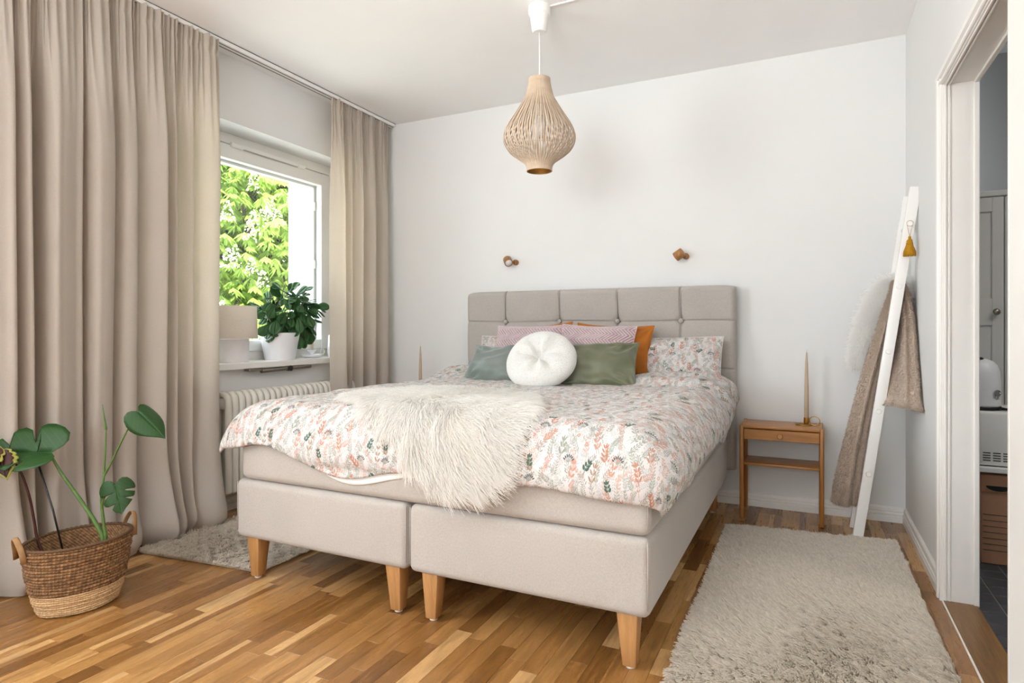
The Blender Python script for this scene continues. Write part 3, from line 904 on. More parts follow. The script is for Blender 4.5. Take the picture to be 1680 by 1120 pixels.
# steel bracket hinged under the sill
br = thing('sill_bracket', 'brushed steel hinged tube bracket fixed under the white window sill', 'bracket', (XL + 0.03, 2.82, 0.79))
MB().tube([(XL + 0.045, 2.66, 0.781), (XL + 0.045, 2.865, 0.786)], 0.0125, 12).build('tube', M['steel'], br, True, 50)
MB().tube([(XL + 0.045, 2.885, 0.787), (XL + 0.045, 3.06, 0.790)], 0.0125, 12).build('tube', M['steel'], br, True, 50)
MB().tube([(XL + 0.03, 2.875, 0.786), (XL + 0.066, 2.875, 0.786)], 0.017, 14).build('hinge_knob', M['black'], br, True, 50)
MB().box(XL + 0.002, XL + 0.05, 2.57, 2.665, 0.783, 0.799, 0.003, 1).build('end_plate', M['steel'], br)

# column radiator under the window
rad = thing('radiator', 'cream white column radiator below the window behind the bed', 'radiator', (XL + 0.075, 2.75, 0.1))
sec = None
for i in range(24):
    yy = 2.372 + i * 0.0445
    if sec is None:
        pts = [(XL + 0.115, yy, 0.13), (XL + 0.115, yy, 0.30), (XL + 0.115, yy, 0.45), (XL + 0.115, yy, 0.615)]
        for a in np.linspace(0, PI, 9)[1:-1]: pts.append((XL + 0.075 + 0.04 * math.cos(a), yy, 0.622 + 0.048 * math.sin(a)))
        pts += [(XL + 0.035, yy, 0.615), (XL + 0.035, yy, 0.30), (XL + 0.035, yy, 0.13)]
        mb = MB().tube(pts, [0.0165] * len(pts), 10, True, 1.28, (0, 1, 0))
        mb.box(XL + 0.034, XL + 0.116, yy - 0.018, yy + 0.018, 0.585, 0.650, 0.012, 2)
        mb.box(XL + 0.034, XL + 0.116, yy - 0.018, yy + 0.018, 0.115, 0.165, 0.012, 2)
        sec = mb.build('radiator_section', M['radiator'], rad, True, 45); y_s = yy
    else:
        c = sec.copy(); c.location = (0, yy - y_s, 0); COL.objects.link(c)
mb = MB().tube([(XL + 0.075, 2.35, 0.145), (XL + 0.075, 3.42, 0.145)], 0.011, 10).tube([(XL + 0.075, 3.40, 0.145), (XL + 0.075, 3.40, 0.0)], 0.009, 10)
mb.box(XL + 0.002, XL + 0.04, 2.45, 2.47, 0.5, 0.53).box(XL + 0.002, XL + 0.04, 3.2, 3.22, 0.5, 0.53)
mb.build('pipe', M['radiator'], rad, True, 45)

# curtain rail on the ceiling
rl = thing('curtain_rail', 'flat white double-track curtain rail on the ceiling above the window', 'curtain rail', (XL + 0.11, 2.3, ZC - 0.02))
MB().box(XL + 0.085, XL + 0.15, 0.3, 3.84, ZC - 0.024, ZC - 0.001, 0.003, 1).build('track', M['white_gloss'], rl)
MB().box(XL + 0.149, XL + 0.1515, 0.3, 3.84, ZC - 0.0045, ZC - 0.0015).box(XL + 0.100, XL + 0.105, 0.3, 3.84, ZC - 0.0255, ZC - 0.0235).box(XL + 0.130, XL + 0.135, 0.3, 3.84, ZC - 0.0255, ZC - 0.0235).build('slot', M['dark_strips'], rl)

# ------------------------------------------------------------------ curtains
def spline(xs, ys, n):
    """smooth interpolation with monotone parameter"""
    xs = np.asarray(xs, float); ys = np.asarray(ys, float)
    t = np.linspace(0, len(xs) - 1, n)
    i = np.clip(np.floor(t).astype(int), 0, len(xs) - 2); f = t - i
    def cr(a):
        p = np.concatenate([[2 * a[0] - a[1]], a, [2 * a[-1] - a[-2]]])
        p0, p1, p2, p3 = p[i], p[i + 1], p[i + 2], p[i + 3]
        return 0.5 * ((2 * p1) + (-p0 + p2) * f + (2 * p0 - 5 * p1 + 4 * p2 - p3) * f ** 2 + (-p0 + 3 * p1 - 3 * p2 + p3) * f ** 3)
    return cr(xs), cr(ys)

def curtain(name, label, ys, dx, xbase, top, seed, flare, pleat):
    n = len(ys) * 12
    y, d = spline(ys, np.array(dx) * 1.4, n)
    s = np.linspace(0, 1, n)
    zs = np.concatenate([np.linspace(top, top - 0.11, 9), np.linspace(top - 0.13, top - 0.6, 14), np.linspace(top - 0.7, 0.5, 18), np.linspace(0.45, 0.0, 22)])
    P = np.zeros((len(zs), n, 3))
    rs = np.random.RandomState(seed)
    arc = np.concatenate([[0], np.cumsum(np.hypot(np.diff(y), np.diff(d)))])
    for k, z in enumerate(zs):
        h = top - z
        w = float(sstep(0.02, 0.75, h))                     # 0 at the heading, 1 in the free fall
        amp = 0.22 + 0.78 * w
        # gathered heading: fine pleats that run out into the folds
        ph = 2 * PI * arc / pleat + 1.3 * np.sin(arc * 9 + seed)
        pl = (0.011 * (1 - w) + 0.0) * np.sin(ph) + 0.006 * (1 - w) * np.sin(ph * 0.37 + 1)
        tape = 1.0 - 0.55 * math.exp(-((h - 0.085) / 0.018) ** 2)    # stitched tape draws the pleats in
        frill = 0.010 * math.exp(-(h / 0.05) ** 2) * np.sin(ph * 0.5 + 2.0)
        low = float(sstep(0.55, 0.0, z))
        sway = 0.012 * wn(arc * 6, np.full_like(arc, z * 1.1), seed + 2, 2.2) * (0.3 + 0.7 * w)
        x = xbase + d * amp + pl * tape + frill * 0.6 + sway
        # cloth is a little too long: it leans out and breaks on the floor
        brk = 0.030 * low * np.sin(arc * 13 + seed) + flare * low ** 1.6
        buckle = 0.018 * math.exp(-((z - 0.09) / 0.05) ** 2) * (0.5 + wn(arc * 5, arc * 0, seed + 5, 3.0))
        tuck = -0.03 * float(sstep(0.05, 0.0, z))
        P[k, :, 0] = x + brk + buckle + tuck
        P[k, :, 1] = y + 0.010 * wn(arc * 5, np.full_like(arc, z), seed + 8, 2.0) * w + 0.02 * low * np.sin(arc * 7 + 1.0)
        P[k, :, 2] = z + 0.006 + (0.006 * np.sin(ph * 0.5) * math.exp(-(h / 0.03) ** 2))
    o = grid(name, P, M['curtain'], None, True)
    return tag(o, label, 'curtain', 'beige curtains at the window')

yl = [0.80, 0.86, 0.93, 1.0, 1.06, 1.12, 1.175, 1.231, 1.29, 1.326, 1.341, 1.357, 1.383, 1.402, 1.424, 1.451, 1.494, 1.554, 1.593, 1.6, 1.613, 1.654, 1.712, 1.725, 1.761, 1.814, 1.826, 1.876, 1.943, 1.961, 1.971, 2.016, 2.039, 2.065, 2.116, 2.14, 2.204, 2.259, 2.285]
dl = [.02, -.04, .03, .04, -.04, .04, .02, -.05, .05, .04, -.05, .03, .04, -.03, -.055, .05, .05, .03, .015, -.115, .03, .05, .03, -.03, .03, .03, -.025, .01, .045, .02, -.035, .03, .0, -.035, .015, -.025, .025, .03, .0]
curtain('curtain', 'long beige curtain left of the window, breaking on the floor behind the plant basket', yl, dl, -2.845, ZC - 0.026, 3, 0.055, 0.042)
yr = [3.161, 3.19, 3.238, 3.28, 3.305, 3.348, 3.386, 3.438, 3.477, 3.504, 3.558, 3.606, 3.634, 3.684, 3.728, 3.78]
dr = [.0, .03, .05, .0, -.045, .02, -.025, .03, .0, -.035, .03, .02, -.03, .02, .03, -.01]
curtain('curtain', 'beige curtain right of the window, hanging in the corner beside the bed', yr, dr, -2.865, ZC - 0.026, 9, 0.02, 0.040)

# ------------------------------------------------------------------ bed
BX0, BX1, BY0, BY1 = -2.140, -0.422, 1.80, 3.715
bed = thing('bed', 'wide continental bed in beige upholstery with tufted headboard and oak legs', 'bed', ((BX0 + BX1) / 2, 2.75, 0))
def soft_box(x0, x1, y0, y1, z0, z1, r, bulge, nx=28, ny=28, nz=9, seed=0):
    """upholstered block: rounded edges with slightly swelling faces"""
    bm = bmesh.new()
    bmesh.ops.create_cube(bm, size=1.0)
    for v in bm.verts:
        v.co = Vector(((x0 + x1) / 2 + v.co.x * (x1 - x0), (y0 + y1) / 2 + v.co.y * (y1 - y0), (z0 + z1) / 2 + v.co.z * (z1 - z0)))
    bmesh.ops.bevel(bm, geom=bm.edges[:], offset=r, segments=5, profile=0.5, affect='EDGES')
    bmesh.ops.subdivide_edges(bm, edges=[e for e in bm.edges if e.calc_length() > 0.08], cuts=10, use_grid_fill=True)
    c = Vector(((x0 + x1) / 2, (y0 + y1) / 2, (z0 + z1) / 2))
    for v in bm.verts:
        q = v.co - c
        a = q.x / (x1 - x0) * 2; b = q.y / (y1 - y0) * 2; e = q.z / (z1 - z0) * 2
        kx = max(0, 1 - b * b) * max(0, 1 - e * e); ky = max(0, 1 - a * a) * max(0, 1 - e * e); kz = max(0, 1 - a * a) * max(0, 1 - b * b)
        v.co += Vector((math.copysign(bulge * kx ** 0.5, a) if abs(a) > 0.9 else 0, math.copysign(bulge * ky ** 0.5, b) if abs(b) > 0.9 else 0, 0))
    return bm
mid = -1.281
bases = []
for x0, x1 in ((BX0, mid - 0.004), (mid + 0.004, BX1)):
    b = from_bm('bed_base', soft_box(x0, x1, BY0, BY1, 0.172, 0.412, 0.026, 0.003), M['linen'], bed, True)
    bases.append(b)
    # seams running down the two front corners
    for xs, sg in ((x0, 1), (x1, -1)):
        sm = MB()
        sm.tube([(xs + sg * 0.006, BY0 + 0.007, 0.40), (xs + sg * 0.005, BY0 + 0.0065, 0.36), (xs + sg * 0.005, BY0 + 0.0065, 0.20)], 0.0022, 6)
        sm.build('seam', M['linen'], b, True)
    for lx, sx in ((x0 + 0.075, -1), (x1 - 0.068, 1)):
        for ly in (BY0 + 0.05, BY1 - 0.10):
            mb = MB(); w1, w0 = 0.033, 0.021
            bm = bmesh.new()
            vs = []
            for z, w in ((0.008, w0), (0.176, w1)):
                for dx_, dy_ in ((-1, -1), (1, -1), (1, 1), (-1, 1)): vs.append(bm.verts.new((lx + dx_ * w - (0.004 * sx if z > 0.1 else 0), ly + dy_ * w, z)))
            bm.faces.new(vs[0:4][::-1]); bm.faces.new(vs[4:8])
            for i in range(4): bm.faces.new((vs[i], vs[(i + 1) % 4], vs[4 + (i + 1) % 4], vs[4 + i]))
            bmesh.ops.bevel(bm, geom=bm.edges[:], offset=0.005, segments=2, profile=0.5, affect='EDGES')
            mb.bm(bm)
            lg = mb.build('leg', M['oak'], bed, True, 35)
            MB().lathe([(0.014, 0.0005), (0.015, 0.004), (0.014, 0.009)], (lx, ly, 0), 16).build('glide', M['white_gloss'], lg, True)
mt = from_bm('mattress', soft_box(BX0 + 0.03, BX1 + 0.002, BY0 - 0.002, BY1 - 0.01, 0.414, 0.628, 0.030, 0.006), M['linen'], bed, True)
sm = MB()
sm.tube([(BX1 - 0.004, BY0 + 0.006, 0.61), (BX1 - 0.004, BY0 + 0.004, 0.52), (BX1 - 0.005, BY0 + 0.006, 0.44)], 0.002, 6)
sm.build('seam', M['linen'], mt, True)

# headboard: tufted face made as one height field, with covered buttons
HX0, HX1, HZ0, HZ1, HYF, HYB = -2.150, -0.380, 0.22, 1.288, 3.722, 3.80
SEAMS = [-1.854, -1.464, -1.075, -0.687]
ROWS = [1.08, 0.80, 0.52]
gx = np.unique(np.concatenate([np.linspace(HX0, HX1, 160)] + [s + np.linspace(-0.03, 0.03, 15) for s in SEAMS] + [HX0 + np.linspace(0, 0.05, 10), HX1 - np.linspace(0, 0.05, 10)]))
gz = np.unique(np.concatenate([np.linspace(HZ0, HZ1, 90)] + [s + np.linspace(-0.03, 0.03, 15) for s in ROWS] + [HZ1 - np.linspace(0, 0.05, 10), HZ0 + np.linspace(0, 0.05, 8)]))
XX, ZZ = np.meshgrid(gx, gz)
dep = np.zeros_like(XX)
for i, s in enumerate(SEAMS):
    c = XX - s - 0.004 * np.sin((ZZ - 1.08) * 9 + i) * (ZZ > 1.08)
    dep += 0.012 * np.exp(-(c / 0.005) ** 2) + 0.009 * np.exp(-(np.abs(c) / 0.03))
    for r in ROWS: dep += 0.014 * np.exp(-((XX - s) ** 2 + (ZZ - r) ** 2) / 0.022 ** 2) + 0.012 * np.exp(-np.hypot(XX - s, ZZ - r) / 0.05)
for r in ROWS:
    c = ZZ - r - 0.003 * np.sin(XX * 8)
    dep += 0.009 * np.exp(-(c / 0.004) ** 2) + 0.006 * np.exp(-np.abs(c) / 0.03)
def edge(d, r): return r - np.sqrt(np.maximum(r * r - np.maximum(r - d, 0) ** 2, 0))
dep += edge(XX - HX0, 0.032) + edge(HX1 - XX, 0.032) + edge(HZ1 - ZZ, 0.032) + edge(ZZ - HZ0, 0.02)
dep = np.minimum(dep, 0.05)
# rounded upper corners, top edge sagging a touch towards each end
zt = ZZ - 0.014 * np.exp(-(XX - HX0) / 0.035) * sstep(1.15, 1.29, ZZ) - 0.010 * np.exp(-(HX1 - XX) / 0.035) * sstep(1.15, 1.29, ZZ)
front = np.stack([XX, HYF + dep, zt], -1)
back = front.copy(); back[..., 1] = HYB
P = np.concatenate([back[:1], front, back[-1:]], 0)
Lc = P[:, :1].copy(); Lc[..., 1] = HYB; Rc = P[:, -1:].copy(); Rc[..., 1] = HYB
P = np.concatenate([Lc, P, Rc], 1)
hb = grid('headboard', P, M['linen'], bed, True)
MB().box(HX0 + 0.01, HX1 - 0.01, HYB - 0.004, HYB + 0.030, HZ0 + 0.02, HZ1 - 0.04, 0.004, 1).build('back_panel', M['linen'], hb)
for s in SEAMS:
    for r in ROWS:
        rot = Matrix.Rotation(PI / 2, 3, 'X')
        MB().lathe([(0.0135, -0.006), (0.015, 0.002), (0.012, 0.008), (0.006, 0.0115), (0, 0.0125)], (s, HYF + 0.024, r), 16, rot).build('button', M['linen'], hb, True)
for s in SEAMS:
    mb = MB()
    mb.tube([(s + 0.002, HYF + 0.040, HZ1 + 0.0005), (s + 0.002, HYF + 0.018, HZ1 - 0.013), (s - 0.003, HYF + 0.011, HZ1 - 0.06), (s - 0.003, HYF + 0.012, HZ1 - 0.13), (s, HYF + 0.024, 1.094)], 0.0035, 6)
    mb.build('piping', M['linen'], hb, True)

# thin white mattress cover showing under the quilt
tp = MB().box(BX0 + 0.10, BX1 - 0.032, BY0 + 0.075, BY1 - 0.012, 0.627, 0.641, 0.006, 3).build('mattress_topper', M['sheet'], None, True)
tag(tp, 'thin white mattress topper lying on the bed, hidden beneath the quilt', 'mattress topper')

# ------------------------------------------------------------------ quilt
QX0, QX1, QY0 = -2.045, -0.490, 1.915       # where the flat top ends
RXL, RXR, RY = 0.29, 0.128, 0.132          # radii of the roll over each edge
QZ = 0.655                                   # underside on the topper
def q_over(a, b):
    p = np.where(a < QX0, QX0 - a, np.where(a > QX1, a - QX1, 0.0))
    q = np.maximum(QY0 - b, 0)
    return p, q
def q_base(a, b):
    """underside of the quilt for cloth coordinates a (across), b (along)"""
    a = np.asarray(a, float); b = np.asarray(b, float)
    p, q = q_over(a, b)
    d = np.hypot(p, q)
    dd = np.maximum(d, 1e-6)
    cx, cy = p / dd, q / dd
    # the stiff corners do not droop by their full diagonal
    d = d - np.where(a < (QX0 + QX1) / 2, 0.75, 0.45) * (d - np.maximum(p, q))
    rx = np.where(a < (QX0 + QX1) / 2, RXL, RXR)
    r = np.where(d > 1e-9, cx ** 2 * rx + cy ** 2 * RY, 1.0)
    th = np.minimum(d / r, PI / 2)
    th2 = th * 0.92
    out = r * np.sin(th2) + np.maximum(d - r * PI / 2, 0) * 0.04
    down = r * (1 - np.cos(th2)) + np.maximum(d - r * PI / 2, 0) * 0.995
    sx = np.where(a < QX0, -1.0, 1.0)
    x = np.clip(a, QX0, QX1) + sx * out * cx
    y = np.maximum(b, QY0) - out * cy
    z = QZ - down
    # raised over the flat pillows at the head
    hd = sstep(3.10, 3.56, b)
    side = 0.30 + 0.70 * np.maximum(sstep(-1.75, -2.0, a), sstep(-1.0, -0.72, a))
    z = z + 0.085 * hd * side
    # lazy waves
    z = z + 0.010 * wn(a, b, 21, 7.0) * np.exp(-d / 0.25)
    return np.stack([x, y, z], -1)
def q_ext():
    return QX0 - 0.265, QX1 + 0.215, QY0 - 0.232, 3.63
def q_thick(a, b):
    a0, a1, b0, b1 = q_ext()
    e = np.minimum(np.minimum(a - a0, a1 - a), np.minimum(b - b0, b1 - b))
    t = 0.008 + 0.072 * np.clip(e / 0.22, 0, 1) ** 0.6
    p, q = q_over(a, b)
    t = t * (1 - 0.35 * np.clip(np.hypot(p, q) / 0.25, 0, 1))
    # creases and quilting wells, stronger near the head and the right edge
    rough = 0.35 + 0.65 * np.maximum(sstep(2.9, 3.5, b), sstep(-0.85, -0.5, a))
    w = 0.007 * wn(a * 1.0, b * 1.6, 31, 16.0) + 0.005 * wn(a * 1.5, b, 33, 34.0) * rough + 0.0035 * wn(a, b * 1.2, 35, 60.0) * rough
    ridge = 0.016 * np.exp(-((b - 3.36 - 0.10 * np.sin(a * 3.0)) / 0.05) ** 2) * sstep(-1.2, -0.8, a)
    return np.maximum(t + w * np.clip(e / 0.1, 0.15, 1) + ridge * np.clip(e / 0.1, 0, 1), 0.006)
def q_top(a, b, off=0.0):
    e = 0.004
    P0 = q_base(a, b)
    n = unit(np.cross(q_base(a + e, b) - q_base(a - e, b), q_base(a, b + e) - q_base(a, b - e)))
    return P0 + n * (q_thick(a, b) + off)[..., None], n
a0, a1, b0, b1 = q_ext()
na, nb = 210, 240
A, B = np.meshgrid(np.linspace(0, 1, na), np.linspace(0, 1, nb))
# hem line wanders: the cloth edge is not ruler-straight
hemf = 0.018 * np.sin(A * 9.5 + 0.6) + 0.012 * np.sin(A * 23) + 0.045 * np.exp(-((A - 0.40) / 0.10) ** 2) - 0.030 * np.exp(-((A - 0.80) / 0.16) ** 2) - 0.062 * np.exp(-((A - 0.14) / 0.11) ** 2)
hemr = 0.018 * np.sin(B * 11) + 0.010 * np.sin(B * 29 + 1)
AA = a0 + A * (a1 - a0) + hemr * sstep(0.75, 1.0, A)
BB = b0 + B * (b1 - b0) - hemf * sstep(0.25, 0.0, B) + 0.03 * np.sin(A * 14) * sstep(0.9, 1, B)
# keep cloth coordinates inside the thickness limits
AC = np.clip(AA, a0, a1); BC = np.clip(BB, b0, b1)
T, Nn = q_top(AA, BB)
Un = q_base(AA, BB)
V = np.concatenate([T.reshape(-1, 3), Un.reshape(-1, 3)])
idx = np.arange(na * nb).reshape(nb, na)
def quads(ix): return np.stack([ix[:-1, :-1], ix[:-1, 1:], ix[1:, 1:], ix[1:, :-1]], -1).reshape(-1, 4)
F = quads(idx).tolist() + (quads(idx)[:, ::-1] + na * nb).tolist()
rim = np.concatenate([idx[0, :], idx[1:, -1], idx[-1, -2::-1], idx[-2:0:-1, 0]])
for i in range(len(rim)):
    p, q = int(rim[i]), int(rim[(i + 1) % len(rim)])
    F.append((q, p, p + na * nb, q + na * nb))
uv = np.stack([AA, BB], -1).reshape(-1, 2); uv = np.concatenate([uv, uv])
quilt = pydata('quilt', V, F, M['floral'], None, True, uv)
tag(quilt, 'puffy white quilt printed with small pink and sage leaf sprigs, spread over the bed', 'quilt')
# white lining peeping out below the hem at the foot
la = np.linspace(-1.66, -1.18, 30); lb = np.linspace(0, 1, 6)
LA, LB = np.meshgrid(la, lb)
hem_b = np.interp((la - a0) / (a1 - a0), A[0], BB[0])
bulge_ = 0.028 * np.sin(np.linspace(0, PI, 30)) ** 0.7
LBb = (hem_b + 0.02)[None, :] - LB * (0.02 + bulge_)[None, :]
LP = q_base(LA, LBb); LP[..., 1] += 0.006
o = grid('lining', LP, M['sheet'], quilt, True); o['label'] = 'white lining of the quilt'
md = o.modifiers.new('t', 'SOLIDIFY'); md.thickness = 0.004

# ------------------------------------------------------------------ sheepskin over the foot of the bed
# cloth-space outline of the hide: broad back on the bed, tail hanging over the edge
SKO = np.array([(-1.36, 1.80), (-1.60, 1.95), (-1.78, 2.07), (-1.86, 2.27), (-1.75, 2.45), (-1.497, 2.56), (-1.21, 2.51), (-1.0, 2.25), (-.91, 2.0), (-.84, 1.82), (-.84, 1.74), (-.90, 1.66), (-1.03, 1.625), (-1.13, 1.64), (-1.24, 1.70)])
SKC = np.array((-1.27, 2.05))
_t = np.arctan2(SKO[:, 1] - SKC[1], SKO[:, 0] - SKC[0]); _r = np.hypot(SKO[:, 1] - SKC[1], SKO[:, 0] - SKC[0]) - 0.035
_o = np.argsort(_t)
def sk_map(r, th):
    t = (th + PI) % (2 * PI) - PI
    R = np.interp(t, _t[_o], _r[_o], period=2 * PI) * r
    return SKC[0] + R * np.cos(th), SKC[1] + R * np.sin(th)
def sk_surf(a, b, off=0.004):
    return q_top_safe(a, b, off)
def q_top_safe(a, b, off):
    e = 0.006
    # below the quilt hem the hide hangs straight on
    P0 = q_base(a, b)
    n = unit(np.cross(q_base(a + e, b) - q_base(a - e, b), q_base(a, b + e) - q_base(a, b - e)))
    t = np.maximum(q_thick(np.clip(a, a0 + 0.03, a1 - 0.03), np.maximum(b, b0 + 0.06)), 0.02)
    return P0 + n * (t + off)[..., None], n
Rg, Tg = np.meshgrid(np.linspace(0.0, 1, 24), np.linspace(0, 2 * PI, 72, endpoint=False))
ga, gb = sk_map(Rg, Tg)
Pg, Ng = sk_surf(ga, gb, 0.005)
sk = grid('sheepskin', Pg, M['hide'], None, True, None, True, False)
md = sk.modifiers.new('t', 'SOLIDIFY'); md.thickness = 0.006; md.offset = -1
tag(sk, 'long-haired white sheepskin draped over the foot of the bed', 'sheepskin', 'white sheepskins')
rs = np.random.RandomState(7)
def strands_on(n, mapf, surf, center, length, lift, k=6, grav=0.35, curl=0.25, seed=1, swirl=0.0, rmax=1.0):
    rs = np.random.RandomState(seed)
    r = np.sqrt(rs.rand(n)) * rmax; th = rs.rand(n) * 2 * PI
    a, b = mapf(r, th)
    P, N = surf(a, b)
    e = 0.01
    # flow: outward from the whorl, in the surface
    fa, fb = a - center[0], b - center[1]
    sw = swirl
    fa, fb = fa * math.cos(sw) - fb * math.sin(sw), fa * math.sin(sw) + fb * math.cos(sw)
    ln = np.maximum(np.hypot(fa, fb), 0.03)
    Q, _ = surf(a + fa / ln * e, b + fb / ln * e)
    D = unit(Q - P)
    # hair clumps share a direction
    ck = wn(a * 9, b * 9, seed + 3, 6.0)[:, None]; cl = wn(a * 9, b * 9, seed + 4, 6.0)[:, None]
    side = np.cross(N, D)
    D = unit(D + side * (0.9 * ck + rs.normal(0, 0.18, (n, 1))) + rs.normal(0, 0.10, (n, 3)))
    L = length * (0.65 + 0.5 * rs.rand(n)) * (1 + 0.25 * cl[:, 0])
    out = np.zeros((n, k, 3)); out[:, 0] = P
    up = lift * (0.8 + 0.4 * rs.rand(n))[:, None]
    cur = P.copy()
    for i in range(1, k):
        t = i / (k - 1)
        d = D + N * up * (1 - 1.25 * t) + np.array([0, 0, -1]) * grav * t + side * curl * cl * np.sin(t * 5 + ck * 4)
        cur = cur + unit(d) * (L / (k - 1))[:, None]
        out[:, i] = cur
    return out
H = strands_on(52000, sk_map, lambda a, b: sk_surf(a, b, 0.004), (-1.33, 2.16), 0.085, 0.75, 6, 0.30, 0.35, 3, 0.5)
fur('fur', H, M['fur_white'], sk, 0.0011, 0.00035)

# ------------------------------------------------------------------ cushions
def cushion(name, label, cat, w, h, t, pos, yaw, lean, mat, group=None, roll=0.0, seed=0, ear=0.05, wrinkle=0.006, uvs=1.0, n=44, sag=0.0):
    """pos: middle of the lower edge; lean: tilt back from upright"""
    u = np.sin(np.linspace(-PI / 2, PI / 2, n)); U, Vv = np.meshgrid(u, u)
    X = U * w / 2 * (1 - ear * (1 - Vv ** 2)); Z = Vv * h / 2 * (1 - ear * (1 - U ** 2))
    prof = np.clip((1 - np.abs(U) ** 2.2), 0, 1) ** 0.62 * np.clip((1 - np.abs(Vv) ** 2.2), 0, 1) ** 0.62
    prof = prof * (1 - 0.25 * sag * sstep(0.0, 1.0, Vv))
    sides = []
    for sgn, sd in ((-1, seed), (1, seed + 50)):
        wr = wrinkle * (wn(U * 1.2, Vv * 1.2, sd, 5.0) + 0.7 * wn(U * 0.9 + Vv * 0.5, Vv - U * 0.4, sd + 1, 11.0)) * np.clip(prof * 2.5, 0, 1)
        # tension folds running in from the corners
        for cx, cz in ((-1, -1), (1, -1), (1, 1), (-1, 1)):
            dx, dz = U - cx, Vv - cz
            ang = np.arctan2(dz * -cz, dx * -cx); rr = np.hypot(dx, dz)
            wr = wr + wrinkle * 0.9 * np.sin(ang * 11 + sd + cx * 2 + cz) * np.exp(-((rr - 0.35) / 0.28) ** 2) * np.clip(prof * 2, 0, 1)
        Y = sgn * (t / 2 * prof + wr) + 0.004 * sgn * 0
        sides.append(np.stack([X, Y, Z + h / 2], -1))
    edge_y = 0.012 * wn(U * 1.5, Vv * 1.5, seed + 9, 3.0)
    for s_ in sides: s_[..., 1] += edge_y
    Fp, Bp = sides
    ca, sa = math.cos(roll), math.sin(roll)
    R = (Matrix.Rotation(yaw, 3, 'Z') @ Matrix.Rotation(-lean, 3, 'X') @ Matrix.Rotation(roll, 3, 'Y'))
    Rn = np.array(R)
    V = np.concatenate([Fp.reshape(-1, 3), Bp.reshape(-1, 3)]) @ Rn.T
    ix = np.arange(n * n).reshape(n, n)
    F = quads(ix).tolist() + (quads(ix)[:, ::-1] + n * n).tolist()
    uv = np.stack([(U * 0.5 + 0.5) * w * uvs, (Vv * 0.5 + 0.5) * h * uvs], -1).reshape(-1, 2); uv = np.concatenate([uv, uv])
    me = bpy.data.meshes.new(name)
    me.from_pydata([tuple(p) for p in V], [], [tuple(f) for f in F])
    lay = me.uv_layers.new(name='uv')
    vi = np.zeros(len(me.loops), np.int32); me.loops.foreach_get('vertex_index', vi)
    lay.data.foreach_set('uv', uv[vi].ravel())
    bm = bmesh.new(); bm.from_mesh(me)
    bmesh.ops.remove_doubles(bm, verts=bm.verts, dist=1e-5)
    bmesh.ops.recalc_face_normals(bm, faces=bm.faces)
    bm.to_mesh(me); bm.free()
    me.materials.append(mat); me.shade_smooth()
    o = bpy.data.objects.new(name, me); o.location = pos; COL.objects.link(o)
    tag(o, label, cat, group or 'scatter cushions on the bed')
    # seam round the edge
    ring = [(u_, -1) for u_ in u] + [(1, u_) for u_ in u[1:]] + [(u_, 1) for u_ in u[-2::-1]] + [(-1, u_) for u_ in u[-2:0:-1]]
    pts = []
    for (a, b) in ring:
        p = np.array([a * w / 2 * (1 - ear * (1 - b * b)), 0.012 * float(wn(np.array(a * 1.5), np.array(b * 1.5), seed + 9, 3.0)), b * h / 2 * (1 - ear * (1 - a * a)) + h / 2])
        pts.append(Vector(Rn @ p))
    pts.append(pts[0])
    mb = MB().tube(pts, 0.0028, 6, False)
    me2 = bpy.data.meshes.new('seam'); me2.from_pydata(mb.V, [], mb.F); me2.materials.append(mat); me2.shade_smooth()
    so = bpy.data.objects.new('seam', me2); so.parent = o; COL.objects.link(so)
    return o

r = math.radians
cushion('pillow', 'floral printed bed pillow propped on the window side of the headboard', 'pillow', 0.70, 0.335, 0.20, (-1.635, 3.545, 0.665), r(2), r(20), M['floral'], 'floral bed pillows', r(1), 3, 0.03, 0.008)
cushion('pillow', 'floral printed bed pillow propped against the headboard beside the rust orange cushion', 'pillow', 0.72, 0.335, 0.20, (-0.79, 3.535, 0.665), r(-2), r(19), M['floral'], 'floral bed pillows', r(-1), 8, 0.03, 0.010)
cushion('cushion', 'rust orange cushion mostly hidden, one corner showing above the left mauve cushion', 'cushion', 0.47, 0.365, 0.15, (-1.52, 3.455, 0.715), r(-3), r(20), M['orange'], None, r(-5), 13, 0.06, 0.006)
cushion('cushion', 'rust orange cushion standing behind the green cushion, beside the floral pillow', 'cushion', 0.46, 0.37, 0.15, (-1.045, 3.44, 0.71), r(4), r(20), M['orange'], None, r(2.5), 14, 0.07, 0.012)
cushion('cushion', 'mauve quilted velvet cushion behind the round white cushion, window side', 'cushion', 0.46, 0.36, 0.14, (-1.56, 3.375, 0.72), r(-2), r(22), M['mauve'], None, r(-1), 17, 0.05, 0.004)
cushion('cushion', 'mauve quilted velvet cushion in the middle, above the larger green cushion', 'cushion', 0.45, 0.36, 0.14, (-1.12, 3.355, 0.72), r(3), r(22), M['mauve'], None, r(2), 18, 0.05, 0.004)
cushion('cushion', 'grey-green satin cushion left of the round white cushion', 'cushion', 0.46, 0.29, 0.15, (-1.67, 3.19, 0.705), r(-6), r(40), M['green2'], None, r(0), 21, 0.06, 0.017)
cushion('cushion', 'olive green satin cushion right of the round white cushion', 'cushion', 0.50, 0.295, 0.16, (-1.065, 3.17, 0.705), r(6), r(35), M['green'], None, r(-2), 22, 0.06, 0.019)

